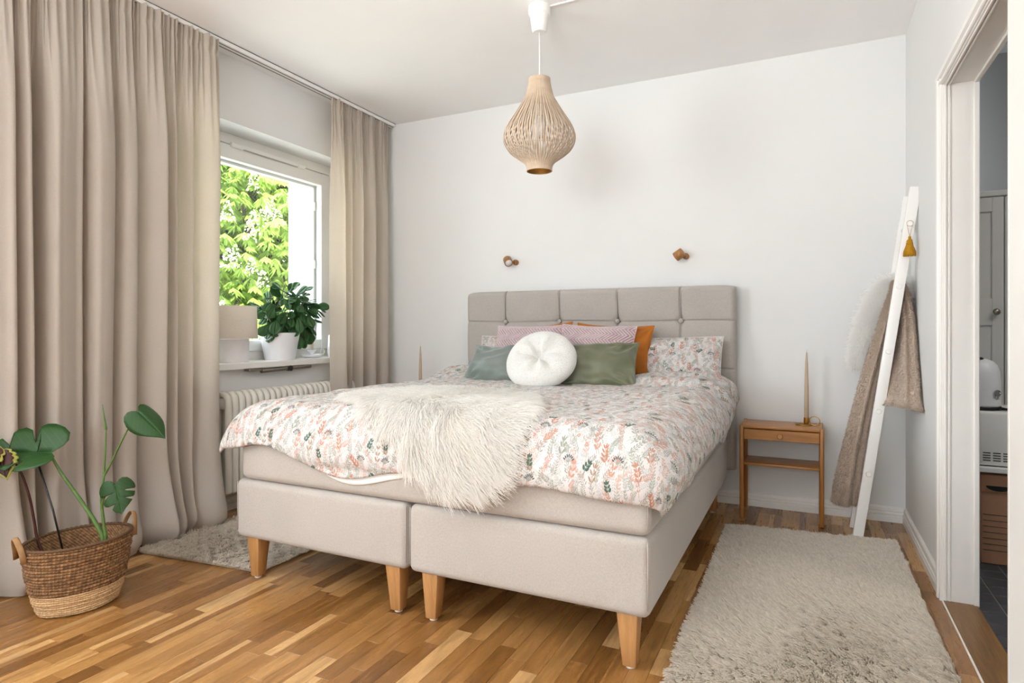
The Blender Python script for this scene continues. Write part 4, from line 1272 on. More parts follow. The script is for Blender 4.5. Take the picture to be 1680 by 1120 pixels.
# round cushion with a tufted middle
n1, n2 = 40, 120
rr, tt = np.meshgrid(np.linspace(0, 1, n1), np.linspace(0, 2 * PI, n2, endpoint=False))
def round_side(sg):
    fold = 0.013 * (np.sin(tt * 5 + 0.8 * np.sin(tt * 2 + 1)) + 0.7 * np.sin(tt * 8 + 2)) * np.exp(-((rr - 0.42) / 0.26) ** 2)
    h = 0.080 * np.sqrt(np.clip(1 - rr ** 2.6, 0, 1)) - 0.062 * np.exp(-(rr / 0.16) ** 2) - 0.030 * np.exp(-(rr / 0.42) ** 2) + fold
    R_ = 0.198 * (1 + 0.015 * np.sin(tt * 3 + 1)) * rr
    return np.stack([R_ * np.cos(tt), sg * np.maximum(h, 0.002 * (rr < 1)), R_ * np.sin(tt) * 0.98], -1)
Fs = round_side(-1); Bs = round_side(1)[:, ::-1]
P = np.concatenate([Fs, Bs[:, 1:]], 1)
Rm = np.array(Matrix.Rotation(r(4), 3, 'Z') @ Matrix.Rotation(r(-42), 3, 'X') @ Matrix.Rotation(r(20), 3, 'Y'))
P = P.reshape(-1, 3) @ Rm.T + np.array((-1.315, 3.09, 0.862))
rc = grid('round_cushion', P.reshape(n2, -1, 3), M['boucle'], None, True, None, True, False)
tag(rc, 'round white fleece cushion with a tufted centre, in front of the others', 'cushion', 'scatter cushions on the bed')

# ------------------------------------------------------------------ rugs
def rug(name, label, corners, n, seed, length=0.025, wob=0.01):
    c = [np.array(p, float) for p in corners]
    m = 40
    S_, T_ = np.meshgrid(np.linspace(0.014, 0.986, m), np.linspace(0.007, 0.993, m))
    def at(s, t):
        s = np.asarray(s)[..., None]; t = np.asarray(t)[..., None]
        p = (c[0] * (1 - s) + c[1] * s) * (1 - t) + (c[3] * (1 - s) + c[2] * s) * t
        w = wob * np.stack([wn(t[..., 0] * 3, s[..., 0] * 0.5, seed, 2.0), wn(s[..., 0] * 3, t[..., 0] * 0.5, seed + 1, 2.0)], -1)
        return p + w
    G = at(S_, T_)
    Z = np.full(G.shape[:2] + (1,), 0.009)
    top = np.concatenate([G, Z], -1)
    cx = (c[0] + c[1] + c[2] + c[3]) / 4
    o = grid(name, top, M['rug_back'], None, True)
    md = o.modifiers.new('t', 'SOLIDIFY'); md.thickness = 0.007; md.offset = -1
    tag(o, label, 'rug', 'cream shag rugs')
    rs = np.random.RandomState(seed)
    s, t = rs.rand(n), rs.rand(n)
    P = np.concatenate([at(s, t), np.full((n, 1), 0.009)], -1)
    # nap: lies in patches, combed one way and trodden in places
    fa = 2.0 * wn(P[:, 0], P[:, 1], seed + 2, 3.2) + 1.0 * wn(P[:, 0], P[:, 1], seed + 3, 9.0) + seed
    D = np.stack([np.cos(fa), np.sin(fa), np.zeros(n)], -1) * (0.55 + 0.35 * wn(P[:, 0], P[:, 1], seed + 4, 6.0))[:, None]
    tuft = np.stack([wn(P[:, 0], P[:, 1], seed + 6, 110.0), wn(P[:, 0], P[:, 1], seed + 7, 110.0), np.zeros(n)], -1)
    D = D + 0.9 * tuft + rs.normal(0, 0.16, (n, 3))
    D[:, 2] = 1.1 + 0.3 * rs.rand(n)
    # outward at the edges
    ed = np.stack([np.clip((0.06 - s) * 8, 0, 0.5) * -1 + np.clip((s - 0.94) * 8, 0, 0.5), np.clip((0.04 - t) * 10, 0, 0.5) * 0 + np.clip((t - 0.96) * 10, 0, 0.4) * 0, np.zeros(n)], -1)
    D = unit(D + ed)
    L = length * (0.75 + 0.4 * rs.rand(n))
    k = 4
    out = np.zeros((n, k, 3)); out[:, 0] = P
    cur = P.copy(); d = D.copy()
    bend = np.stack([np.cos(fa), np.sin(fa), -0.5 * np.ones(n)], -1)
    for i in range(1, k):
        d = unit(d + bend * 0.22)
        cur = cur + d * (L / (k - 1))[:, None]; out[:, i] = cur
    out[..., 2] = np.maximum(out[..., 2], 0.004)
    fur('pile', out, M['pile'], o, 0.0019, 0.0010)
    return o
rug('shag_rug', 'cream shag rug on the parquet between the bed and the doorway', [(-0.375, 3.345), (0.375, 3.445), (0.395, 1.62), (-0.375, 1.56)], 95000, 3)
rug('shag_rug', 'cream shag rug under the window side of the bed, running beneath the curtain', [(-2.80, 3.35), (-2.085, 3.35), (-2.085, 1.865), (-2.78, 1.80)], 70000, 5)

# ------------------------------------------------------------------ basket with plants
BC = np.array([-2.462, 1.372]); BA = r(80)
def oval(th, sx, sy):
    p = np.stack([sx * np.cos(th), sy * np.sin(th)], -1)
    c, s = math.cos(BA), math.sin(BA)
    return np.stack([BC[0] + p[..., 0] * c - p[..., 1] * s, BC[1] + p[..., 0] * s + p[..., 1] * c], -1)
basket = thing('basket', 'oval two-tone seagrass basket with leather handles on the parquet by the curtain', 'basket', (BC[0], BC[1], 0))
def b_radius(z):
    t = np.clip(z / 0.25, 0, 1)
    k = 0.70 + 0.30 * t ** 0.75 + 0.02 * np.sin(t * PI)
    return 0.174 * k, 0.138 * k
def wound(name, z0, z1, coil, mat, inner=True):
    nth = 240
    rows = max(2, int(round((z1 - z0) / coil)))
    th = np.linspace(0, 2 * PI, nth, endpoint=False)
    sub = 8
    prof = []
    rs = np.random.RandomState(int(z0 * 1000) + 3)
    for i in range(rows):
        off = rs.normal(0, 0.0009); ph = rs.rand() * 6
        for j in range(sub):
            a = PI * j / sub
            z = z0 + (i + j / sub) * (z1 - z0) / rows
            bul = math.sin(a) * coil * 0.42
            prof.append((z, bul, off, i, ph))
    prof.append((z1, 0, 0, rows, 0))
    P = np.zeros((len(prof), nth, 3)); UV = np.zeros((len(prof), nth, 2))
    for k, (z, bul, off, i, ph) in enumerate(prof):
        sx, sy = b_radius(z)
        twist = 0.0016 * np.sin(th * 46 + i * 1.9 + ph) + 0.0012 * wn(th * 6, th * 0 + i * 2.3, 5, 3.0)
        w = oval(th, sx + bul + off + twist * (bul > 0), sy + bul + off + twist * (bul > 0))
        P[k, :, :2] = w; P[k, :, 2] = z + 0.0012 * np.sin(th * 5 + i)
        UV[k, :, 0] = th / (2 * PI); UV[k, :, 1] = i + bul / coil
    return P, UV
P, UV = wound('lower', 0.003, 0.082, 0.0078, None)
def closed_ring(name, P, UV, mat, parent):
    n, m = P.shape[:2]
    idx = np.arange(n * m).reshape(n, m)
    a = idx[:-1]; F = np.stack([a, np.roll(a, -1, 1), np.roll(idx[1:], -1, 1), idx[1:]], -1).reshape(-1, 4)
    return pydata(name, P.reshape(-1, 3), F.tolist(), mat, parent, True, UV.reshape(-1, 2))
closed_ring('pale_band', P, UV, M['weave_lt'], basket)['label'] = 'pale straw-coloured lower band of coiled rope'
P, UV = wound('upper', 0.082, 0.250, 0.0112, None)
closed_ring('brown_band', P, UV, M['weave'], basket)['label'] = 'brown twisted seagrass upper band'
# inside wall, rim and floor
th = np.linspace(0, 2 * PI, 120, endpoint=False)
zz = [0.248, 0.20, 0.14, 0.08, 0.02]
P = np.zeros((len(zz) * 1, 120, 3)); UV = np.zeros((len(zz), 120, 2))
for k, z in enumerate(zz):
    sx, sy = b_radius(z); w = oval(th, sx - 0.006, sy - 0.006)
    P[k, :, :2] = w; P[k, :, 2] = z; UV[k, :, 0] = th / (2 * PI); UV[k, :, 1] = -z / 0.011
closed_ring('inside_wall', P, UV, M['weave'], basket)
rim = [tuple(oval(np.array(t), b_radius(0.25)[0] - 0.001 + 0.0012 * math.sin(t * 70), b_radius(0.25)[1] - 0.001 + 0.0012 * math.sin(t * 70))) + (0.252 + 0.0012 * math.cos(t * 70),) for t in np.linspace(0, 2 * PI, 240)]
MB().tube(rim, 0.0062, 8, False).build('rim', M['weave'], basket, True)
sx, sy = b_radius(0.0)
bp = [tuple(oval(np.array(t), sx - 0.002, sy - 0.002)) + (0.002,) for t in np.linspace(0, 2 * PI, 60, endpoint=False)]
MB().extrude(bp, (0, 0, 0), (0, 0, 0.008)).build('base', M['weave_lt'], basket)
def handle(t_mid, spread):
    pts = []
    for k in np.linspace(0, 1, 15):
        a = t_mid + (k - 0.5) * spread
        lift = math.sin(k * PI)
        sx, sy = b_radius(0.25)
        q = oval(np.array(a), sx + 0.012 + 0.008 * lift, sy + 0.012 + 0.008 * lift)
        pts.append((q[0], q[1], 0.215 + 0.085 * lift ** 0.7))
    return pts
for tm in (0.12, PI + 0.0):
    hp = handle(tm, 0.56)
    o = MB().tube(hp, 0.0095, 8, True, 0.28, (0, 0, 1)).build('handle', M['leather'], basket, True)

# soil pot hidden in the basket
pot_in = MB().lathe([(0.075, 0.012), (0.095, 0.17), (0.088, 0.17), (0.086, 0.155), (0, 0.155)], (BC[0], BC[1], 0), 32).build('nursery_pot', M['soil'], None, True)
tag(pot_in, 'dark nursery pot of soil standing inside the seagrass basket', 'pot')

mon = thing('monstera', 'young monstera plant with split leaves growing from the seagrass basket', 'plant', (BC[0], BC[1], 0.155))
HEART = [(0, 0.0), (-.06, .05), (-.13, .12), (-.17, .22), (-.14, .34), (-.04, .43), (.10, .48), (.24, .49), (.38, .46), (.52, .40), (.66, .31), (.79, .20), (.90, .09), (.97, .025), (1.0, 0.0)]
SPLIT1 = [(0, 0.0), (-.06, .05), (-.13, .12), (-.17, .22), (-.14, .34), (-.04, .43), (.10, .49), (.22, .50), (.27, .48), (.23, .26), (.28, .22), (.37, .47), (.48, .44), (.53, .40), (.44, .20), (.50, .16), (.62, .36), (.74, .25), (.86, .12), (.96, .03), (1.0, 0)]
SPLIT2 = [(0, 0.0), (-.06, .05), (-.14, .12), (-.19, .22), (-.16, .36), (-.05, .46), (.10, .52), (.22, .52), (.30, .46), (.20, .20), (.27, .16), (.40, .40), (.52, .46), (.62, .42), (.66, .34), (.52, .13), (.60, .10), (.78, .24), (.88, .18), (.96, .06), (1.0, 0)]
def densify(o, k=3):
    out = []
    for i in range(len(o) - 1):
        for j in range(k):
            t = j / k; out.append((o[i][0] * (1 - t) + o[i + 1][0] * t, o[i][1] * (1 - t) + o[i + 1][1] * t))
    out.append(o[-1]); return out
def leaf(name, base, tip, normal, width, shapes, mat, parent, fold=0.25, droop=0.12, cup=0.2, thick=0.0012, rows=6, seed=0):
    base = np.array(base, float); tip = np.array(tip, float)
    ax = tip - base; L = np.linalg.norm(ax); ax /= L
    nr = np.array(normal, float); nr -= ax * nr.dot(ax); nr /= np.linalg.norm(nr)
    lat = np.cross(nr, ax)
    V = []; F = []; UV = []
    for sgn, shape in ((1, shapes[0]), (-1, shapes[1])):
        o = densify(shape)
        off = len(V)
        for (x, y) in o:
            mx = min(max(x * 0.96 + 0.02 - 0.35 * y * 0.3, 0.0), 1.0) if y > 0.001 else max(x, 0)
            for kk in range(rows):
                t = kk / (rows - 1)
                lx = mx * (1 - t) + x * t; ly = y * t * width
                h = fold * ly - cup * ly * ly * 3.0 - droop * max(lx, 0) ** 2 + 0.012 * math.sin(lx * 9 + sgn + seed) * t
                V.append(base + L * (ax * lx + lat * sgn * ly + nr * h)); UV.append((lx, sgn * ly / width))
        for i in range(len(o) - 1):
            for kk in range(rows - 1):
                a = off + i * rows + kk
                q = (a, a + 1, a + rows + 1, a + rows)
                F.append(q if sgn > 0 else q[::-1])
    ob = pydata(name, V, F, mat, parent, True, np.array(UV))
    md = ob.modifiers.new('t', 'SOLIDIFY'); md.thickness = thick; md.offset = 0
    return ob
def smooth_pts(pts, n=20):
    p = np.array(pts, float); t = np.linspace(0, len(p) - 1, n)
    i = np.clip(np.floor(t).astype(int), 0, len(p) - 2); f = (t - i)[:, None]
    q = np.concatenate([[2 * p[0] - p[1]], p, [2 * p[-1] - p[-2]]])
    p0, p1, p2, p3 = q[i], q[i + 1], q[i + 2], q[i + 3]
    return 0.5 * ((2 * p1) + (-p0 + p2) * f + (2 * p0 - 5 * p1 + 4 * p2 - p3) * f ** 2 + (-p0 + 3 * p1 - 3 * p2 + p3) * f ** 3)
def stem(name, pts, r0, r1, mat, parent, n=22):
    q = smooth_pts(pts, n)
    return MB().tube([tuple(p) for p in q], list(np.linspace(r0, r1, n)), 8).build(name, mat, parent, True)
soil_c = (-2.398, 1.398, 0.150)
stem('stem', [(-2.385, 1.404, 0.150), (-2.373, 1.409, 0.238), (-2.405, 1.394, 0.315), (-2.466, 1.364, 0.415), (-2.52, 1.338, 0.50), (-2.556, 1.322, 0.568)], 0.0105, 0.0042, M['stem'], mon)
stem('stem', [(-2.38, 1.42, 0.150), (-2.366, 1.413, 0.244), (-2.372, 1.409, 0.30), (-2.381, 1.405, 0.40), (-2.373, 1.409, 0.483), (-2.367, 1.412, 0.60), (-2.366, 1.413, 0.672)], 0.0075, 0.0022, M['stem'], mon)
stem('stem', [(-2.375, 1.409, 0.478), (-2.345, 1.423, 0.54), (-2.305, 1.442, 0.63), (-2.257, 1.466, 0.722)], 0.0048, 0.0026, M['stem'], mon)
stem('stem', [(-2.379, 1.405, 0.36), (-2.366, 1.405, 0.40), (-2.345, 1.42, 0.435), (-2.330, 1.426, 0.448)], 0.004, 0.0026, M['stem'], mon)
stem('leaf_sheath', [(-2.366, 1.413, 0.655), (-2.372, 1.410, 0.70), (-2.379, 1.407, 0.75)], 0.0052, 0.0012, M['stem'], mon, 10)
# big split leaf to the left, seen from a low angle
leaf('leaf', (-2.552, 1.324, 0.568), (-2.775, 1.205, 0.572), (0.61, -0.35, 0.70), 0.86, (SPLIT1, SPLIT2), M['monstera'], mon, 0.55, 0.04, 0.20, seed=1)
# upper heart leaf hanging to the right
leaf('leaf', (-2.257, 1.466, 0.722), (-2.163, 1.510, 0.628), (0.62, -0.35, 0.62), 0.86, (HEART, HEART), M['monstera'], mon, -0.10, 0.10, 0.35, seed=2)
# low split heart leaf
leaf('leaf', (-2.331, 1.427, 0.452), (-2.285, 1.420, 0.350), (0.62, -0.66, 0.42), 1.02, (SPLIT1, SPLIT2), M['monstera'], mon, 0.15, 0.12, 0.3, seed=3)
for s in mon.children:
    pass

col = thing('coleus', 'dark wine-red leafy plant with yellow leaf edges at the left edge of the picture', 'plant', (-2.56, 1.30, 0.155))
stem('stem', [(-2.53, 1.31, 0.150), (-2.583, 1.297, 0.24), (-2.600, 1.292, 0.32), (-2.612, 1.280, 0.42), (-2.628, 1.255, 0.52), (-2.650, 1.216, 0.592)], 0.0058, 0.003, M['coleus'], col)
FR = [(0, 0), (.02, .10), (.08, .20), (.13, .22), (.16, .19), (.22, .29), (.28, .31), (.31, .27), (.38, .33), (.44, .33), (.47, .28), (.54, .30), (.60, .28), (.63, .22), (.72, .22), (.80, .16), (.9, .08), (1, 0)]
FRi = [(x * 0.9 + 0.03, y * 0.72) for x, y in FR]; FRi[0] = (0.03, 0); FRi[-1] = (0.93, 0)
for (b_, t_, nn) in (((-2.632, 1.245, 0.600), (-2.560, 1.222, 0.518), (0.5, -0.7, 0.5)), ((-2.632, 1.245, 0.600), (-2.69, 1.16, 0.575), (0.3, -0.4, 0.85)), ((-2.632, 1.245, 0.605), (-2.62, 1.14, 0.56), (0.5, -0.2, 0.8)), ((-2.628, 1.25, 0.56), (-2.72, 1.22, 0.52), (0.4, -0.5, 0.7))):
    b_ = tuple(np.array(b_) + (-0.018, -0.030, -0.008)); t_ = tuple(np.array(t_) + (-0.024, -0.040, -0.008))
    lf = leaf('leaf', b_, t_, nn, 1.25, (FR, FR), M['coleus_edge'], col, 0.1, 0.35, 0.2, 0.001)
    nv = np.array(nn, float); nv /= np.linalg.norm(nv); sh_ = tuple(0.0022 * nv)
    lc = leaf('leaf_centre', tuple(np.array(b_) + sh_), tuple(np.array(t_) + sh_), nn, 1.25, (FRi, FRi), M['coleus'], lf, 0.1, 0.35, 0.2, 0.001)
st = MB().tube([(-2.496, 1.349, 0.140), (-2.545, 1.326, 0.360), (-2.593, 1.303, 0.526)], 0.0036, 8).build('plant_stake', M['black'], None, True)
tag(st, 'thin black plant stake standing in the basket soil', 'plant stake')

# ------------------------------------------------------------------ pendant lamp
PX, PY = -1.177, 2.746
pen = thing('pendant_lamp', 'onion-shaped slatted beige pendant lamp hanging from the ceiling on a white cord', 'lamp', (PX, PY, ZC))
MB().lathe([(0.052, 2.594), (0.054, 2.575), (0.053, 2.553), (0.046, 2.548), (0.036, 2.475), (0.030, 2.468), (0, 2.467)], (PX, PY, 0), 32).build('ceiling_cup', M['white_gloss'], pen, True, 40)
MB().tube([(PX, PY, 2.47), (PX + 0.001, PY, 2.35), (PX, PY, 2.10)], 0.0032, 8).build('cord', M['white_gloss'], pen, True)
prof = [(0.0515, 2.242), (0.053, 2.225), (0.062, 2.180), (0.072, 2.150), (0.092, 2.115), (0.118, 2.072), (0.148, 2.025), (0.166, 1.990), (0.173, 1.962), (0.168, 1.928), (0.146, 1.892), (0.108, 1.862), (0.080, 1.842), (0.066, 1.826), (0.0605, 1.808), (0.061, 1.796)]
pr_, pz_ = [p[0] for p in prof], [p[1] for p in prof]
tt_ = np.linspace(0, len(prof) - 1, 46)
q = smooth_pts([(a, b, 0) for a, b in prof], 46)
shade = None
mb = MB()
nsl = 84
for i in range(nsl):
    a = 2 * PI * i / nsl
    j = (i % 3 - 1) * 0.0018
    tw = 0.015 * (1 if i % 2 else -1)
    V = []; F = []
    for k, (rad_, z_, _) in enumerate(q):
        big = min(1.0, max(0.0, (rad_ - 0.055) / 0.11))
        aa = a + tw * math.sin(k * 0.55 + i) * big * 0.6
        w = 0.0024 + 0.0012 * big
        rr_ = rad_ + j * big
        rad_v = Vector((math.cos(aa), math.sin(aa), 0)); tan_v = Vector((-math.sin(aa), math.cos(aa), 0))
        tilt = rad_v * 0.25 * (1 if i % 2 else -1)
        ww = (tan_v + tilt).normalized() * w
        c_ = Vector((PX, PY, z_)) + rad_v * rr_
        V += [c_ - ww + rad_v * 0.0006, c_ + ww + rad_v * 0.0006, c_ + ww - rad_v * 0.0006, c_ - ww - rad_v * 0.0006]
    for k in range(len(q) - 1):
        for e in range(4):
            F.append((k * 4 + e, k * 4 + (e + 1) % 4, k * 4 + 4 + (e + 1) % 4, k * 4 + 4 + e))
    F.append((0, 1, 2, 3)); n_ = (len(q) - 1) * 4; F.append((n_ + 3, n_ + 2, n_ + 1, n_))
    mb.add(V, F)
sl = mb.build('shade_slats', M['veneer'], pen); sl['kind'] = 'stuff'
MB().lathe([(0.0530, 2.243), (0.0545, 2.225), (0.0515, 2.225), (0.0500, 2.243), (0.0530, 2.243)], (PX, PY, 0), 40, None, False).build('shade_ring', M['veneer'], pen, True, 40)
MB().lathe([(0.0625, 1.795), (0.0620, 1.812), (0.0590, 1.812), (0.0595, 1.795), (0.0625, 1.795)], (PX, PY, 0), 40, None, False).build('shade_ring', M['veneer'], pen, True, 40)
MB().lathe([(0.0575, 1.797), (0.0575, 1.832)], (PX, PY, 0), 40, None, False).build('gold_ring', M['gold_in'], pen, True)
mb = MB()
for z_, rad_ in ((2.226, 0.050), (2.03, 0.138), (1.90, 0.148)):
    mb.tube([(PX + rad_ * math.cos(t), PY + rad_ * math.sin(t), z_) for t in np.linspace(0, 2 * PI, 40)], 0.0012, 5, False)
for t in (0.3, 0.3 + 2 * PI / 3, 0.3 + 4 * PI / 3): mb.tube([(PX, PY, 2.12), (PX + 0.050 * math.cos(t), PY + 0.050 * math.sin(t), 2.226)], 0.0012, 5)
mb.build('wire_frame', M['brass'], pen, True)
MB().lathe([(0.014, 2.12), (0.018, 2.10), (0.018, 2.065), (0.013, 2.06)], (PX, PY, 0), 20).build('bulb_holder', M['white_gloss'], pen, True, 40)
MB().lathe([(0.013, 2.062), (0.016, 2.045), (0.028, 2.015), (0.030, 1.99), (0.024, 1.967), (0.010, 1.957), (0, 1.955)], (PX, PY, 0), 24).build('bulb', M['pot'], pen, True)
tr = MB().box(PX + 0.05, PX + 0.9, PY - 0.004 + 0.014, PY + 0.004 + 0.014, ZC - 0.007, ZC, 0.001, 1).build('cable_duct', M['white_gloss'], None)
tag(tr, 'narrow white cable duct running along the ceiling from the pendant cup', 'cable duct')

# ------------------------------------------------------------------ wall lamps
def sconce(x, z, hx, hz, axis, label):
    t = thing('wall_lamp', label, 'lamp', (x, YB, z), 'wooden wall lamps over the headboard')
    rot = Matrix.Rotation(PI / 2, 3, 'X')
    MB().lathe([(0.019, 0.0), (0.019, 0.018), (0.015, 0.022), (0.013, 0.034), (0, 0.035)], (x, YB, z), 24, rot).build('wall_mount', M['walnut'], t, True, 40)
    ax = Vector(axis).normalized(); q = ax.to_track_quat('Z', 'Y').to_matrix()
    c = Vector((hx, YB - 0.060, hz))
    h = MB().lathe([(0.027, -0.028), (0.029, -0.025), (0.029, 0.024), (0.028, 0.027), (0.0255, 0.027), (0.0245, 0.022)], c, 32, q, True).build('lamp_head', M['walnut'], t, True, 40)
    MB().lathe([(0.0235, 0.0225), (0.0235, 0.0245), (0, 0.0255)], c, 24, q).build('diffuser', M['pot'], h, True)
    MB().tube([(x, YB - 0.03, z), tuple(c)], 0.006, 10).build('joint', M['brass'], t, True)
sconce(-1.826, 1.492, -1.862, 1.497, (0.55, -0.62, -0.56), 'small wooden wall lamp above the window-side half of the headboard, its white diffuser showing')
sconce(-0.676, 1.476, -0.708, 1.482, (-0.80, 0.10, -0.52), 'small wooden wall lamp above the nightstand-side half of the headboard, seen from the side')

# ------------------------------------------------------------------ nightstands
def nightstand():
    x0, x1, y0, y1, zt = -0.342, 0.071, 3.565, 3.835, 0.507
    t = thing('nightstand', 'small oak nightstand with one drawer and a shelf, right of the bed', 'nightstand', ((x0 + x1) / 2, (y0 + y1) / 2, 0), 'oak nightstands beside the bed')
    for px_, s in ((x0, 1), (x1, -1)):
        for py_, f in ((y0, 1), (y1, -1)):
            bm = bmesh.new()
            w, d = 0.021, 0.024
            bmesh.ops.create_cube(bm, size=1.0)
            for v in bm.verts: v.co = Vector((px_ + s * w / 2 + v.co.x * w, py_ + f * d / 2 + v.co.y * d, (zt + 0.004) / 2 + v.co.z * (zt + 0.004)))
            bmesh.ops.bevel(bm, geom=bm.edges[:], offset=0.006, segments=3, profile=0.5, affect='EDGES')
            MB().bm(bm).build('leg', M['oak_z'], t, True, 35)
        xa = px_ + s * 0.003; xb = px_ + s * 0.017
        side = MB().box(min(xa, xb), max(xa, xb), y0 + 0.02, y1 - 0.02, 0.425, zt + 0.002, 0.003, 2)
        side.build('side_panel', M['oak_x'], t, True, 40)
    MB().box(x0 + 0.016, x1 - 0.016, y0 + 0.008, y1 - 0.004, zt - 0.014, zt, 0.003, 2).build('top', M['oak_x'], t, True, 40)
    d = MB().box(x0 + 0.022, x1 - 0.022, y0 + 0.004, y0 + 0.020, 0.434, zt - 0.018, 0.002, 1).build('drawer', M['oak_x'], t)
    MB().box(x0 + 0.028, x1 - 0.028, y0 + 0.018, y1 - 0.02, 0.436, zt - 0.022).build('drawer_box', M['oak_x'], d)
    MB().lathe([(0.006, 0), (0.006, 0.006), (0.0135, 0.012), (0.0145, 0.018), (0.012, 0.022), (0, 0.022)], ((x0 + x1) / 2 - 0.003, y0 + 0.005, 0.462), 24, Matrix.Rotation(PI / 2, 3, 'X')).build('knob', M['oak_x'], d, True, 40)
    MB().box(x0 + 0.018, x1 - 0.018, y0 + 0.055, y1 - 0.006, 0.283, 0.297, 0.003, 2).build('shelf', M['oak_x'], t, True, 40)
    return t
ns = nightstand()
ns2 = copy_tree(ns, (ns.location.x - 2.40, ns.location.y - 0.005, 0), 'second oak nightstand hidden behind the bed, under the taper candle by the curtain')

def candle_set(x, y, z, ht, lbl_h, lbl_c, lean=0.0, grp=None):
    t = thing('candle_holder', lbl_h, 'candle holder', (x, y, z), 'brass ring candle holders')
    mb = MB().tube([(x - 0.012 + 0.040 * math.cos(a), y + 0.022 * math.sin(a) * 1.4, z + 0.003) for a in np.linspace(0, 2 * PI, 40)], 0.003, 8, False)
    mb.build('base_ring', M['brass'], t, True)
    MB().lathe([(0.0, 0.010), (0.012, 0.010), (0.0145, 0.014), (0.0145, 0.042), (0.0125, 0.042), (0.0120, 0.018), (0, 0.018)], (x, y, z), 24).build('cup', M['brass'], t, True, 40)
    MB().tube([(x - 0.012, y + 0.031, z + 0.003), (x - 0.004, y + 0.016, z + 0.008), (x, y, z + 0.012)], 0.003, 8).build('bridge', M['brass'], t, True)
    rc_ = Vector((x + 0.040, y - 0.004, z + 0.026))
    MB().tube([tuple(rc_ + Vector((0.025 * math.cos(a), -0.004 * math.cos(a), 0.024 * math.sin(a)))) for a in np.linspace(0, 2 * PI, 32)], 0.0024, 8, False).build('finger_ring', M['brass'], t, True)
    c = thing('taper_candle', lbl_c, 'candle', (x, y, z + 0.018), 'tall beige taper candles')
    MB().lathe([(0.0112, 0.019), (0.0115, 0.06), (0.0108, ht * 0.5), (0.0070, ht * 0.85), (0.0032, ht - 0.006), (0.0012, ht)], (x, y, z), 20).build('wax', M['candle'], c, True)
    MB().tube([(x, y, z + ht - 0.004), (x + 0.001, y, z + ht + 0.012)], 0.0009, 6).build('wick', M['wick'], c, True)
    return t
candle_set(-0.012, 3.725, 0.507, 0.398, 'brass candle holder with finger ring on the oak nightstand right of the bed', 'tall beige taper candle on the nightstand right of the bed')
candle_set(-2.475, 3.64, 0.507, 0.405, 'brass candle holder hidden behind the bed on the window-side nightstand', 'tall beige taper candle standing between the curtain and the headboard')

# ------------------------------------------------------------------ ladder with textiles
lad = thing('towel_ladder', 'narrow white wooden ladder leaning on the wall in the corner', 'ladder', (0.33, 3.53, 0))
def rail_x(z): return 0.212 + (0.452 - 0.212) * z / 1.70
tilt = math.atan2(0.452 - 0.212, 1.70)
def rail(y, top):
    bm = bmesh.new()
    bmesh.ops.create_cube(bm, size=1.0)
    L_ = top / math.cos(tilt)
    for v in bm.verts:
        lx, lz = v.co.x * 0.046, (v.co.z + 0.5) * L_
        v.co = Vector((0.212 + lx * math.cos(tilt) + lz * math.sin(tilt), y + v.co.y * 0.026, max(0.0005, lz * math.cos(tilt) - lx * math.sin(tilt))))
    bmesh.ops.bevel(bm, geom=bm.edges[:], offset=0.002, segments=2, profile=0.5, affect='EDGES')
    return MB().bm(bm).build('rail', M['white_gloss'], lad, True, 35)
rail(3.440, 1.700); rail(3.652, 1.695)
RZ = [0.332, 0.635, 0.923, 1.232, 1.526]
for i, z in enumerate(RZ):
    y_out = 3.412 if i in (0, 4) else 3.4235
    MB().tube([(rail_x(z), y_out, z), (rail_x(z), y_out + 0.003, z), (rail_x(z), 3.665, z)], [0.0105, 0.0125, 0.0125], 18).build('rung', M['white_gloss'], lad, True, 50)

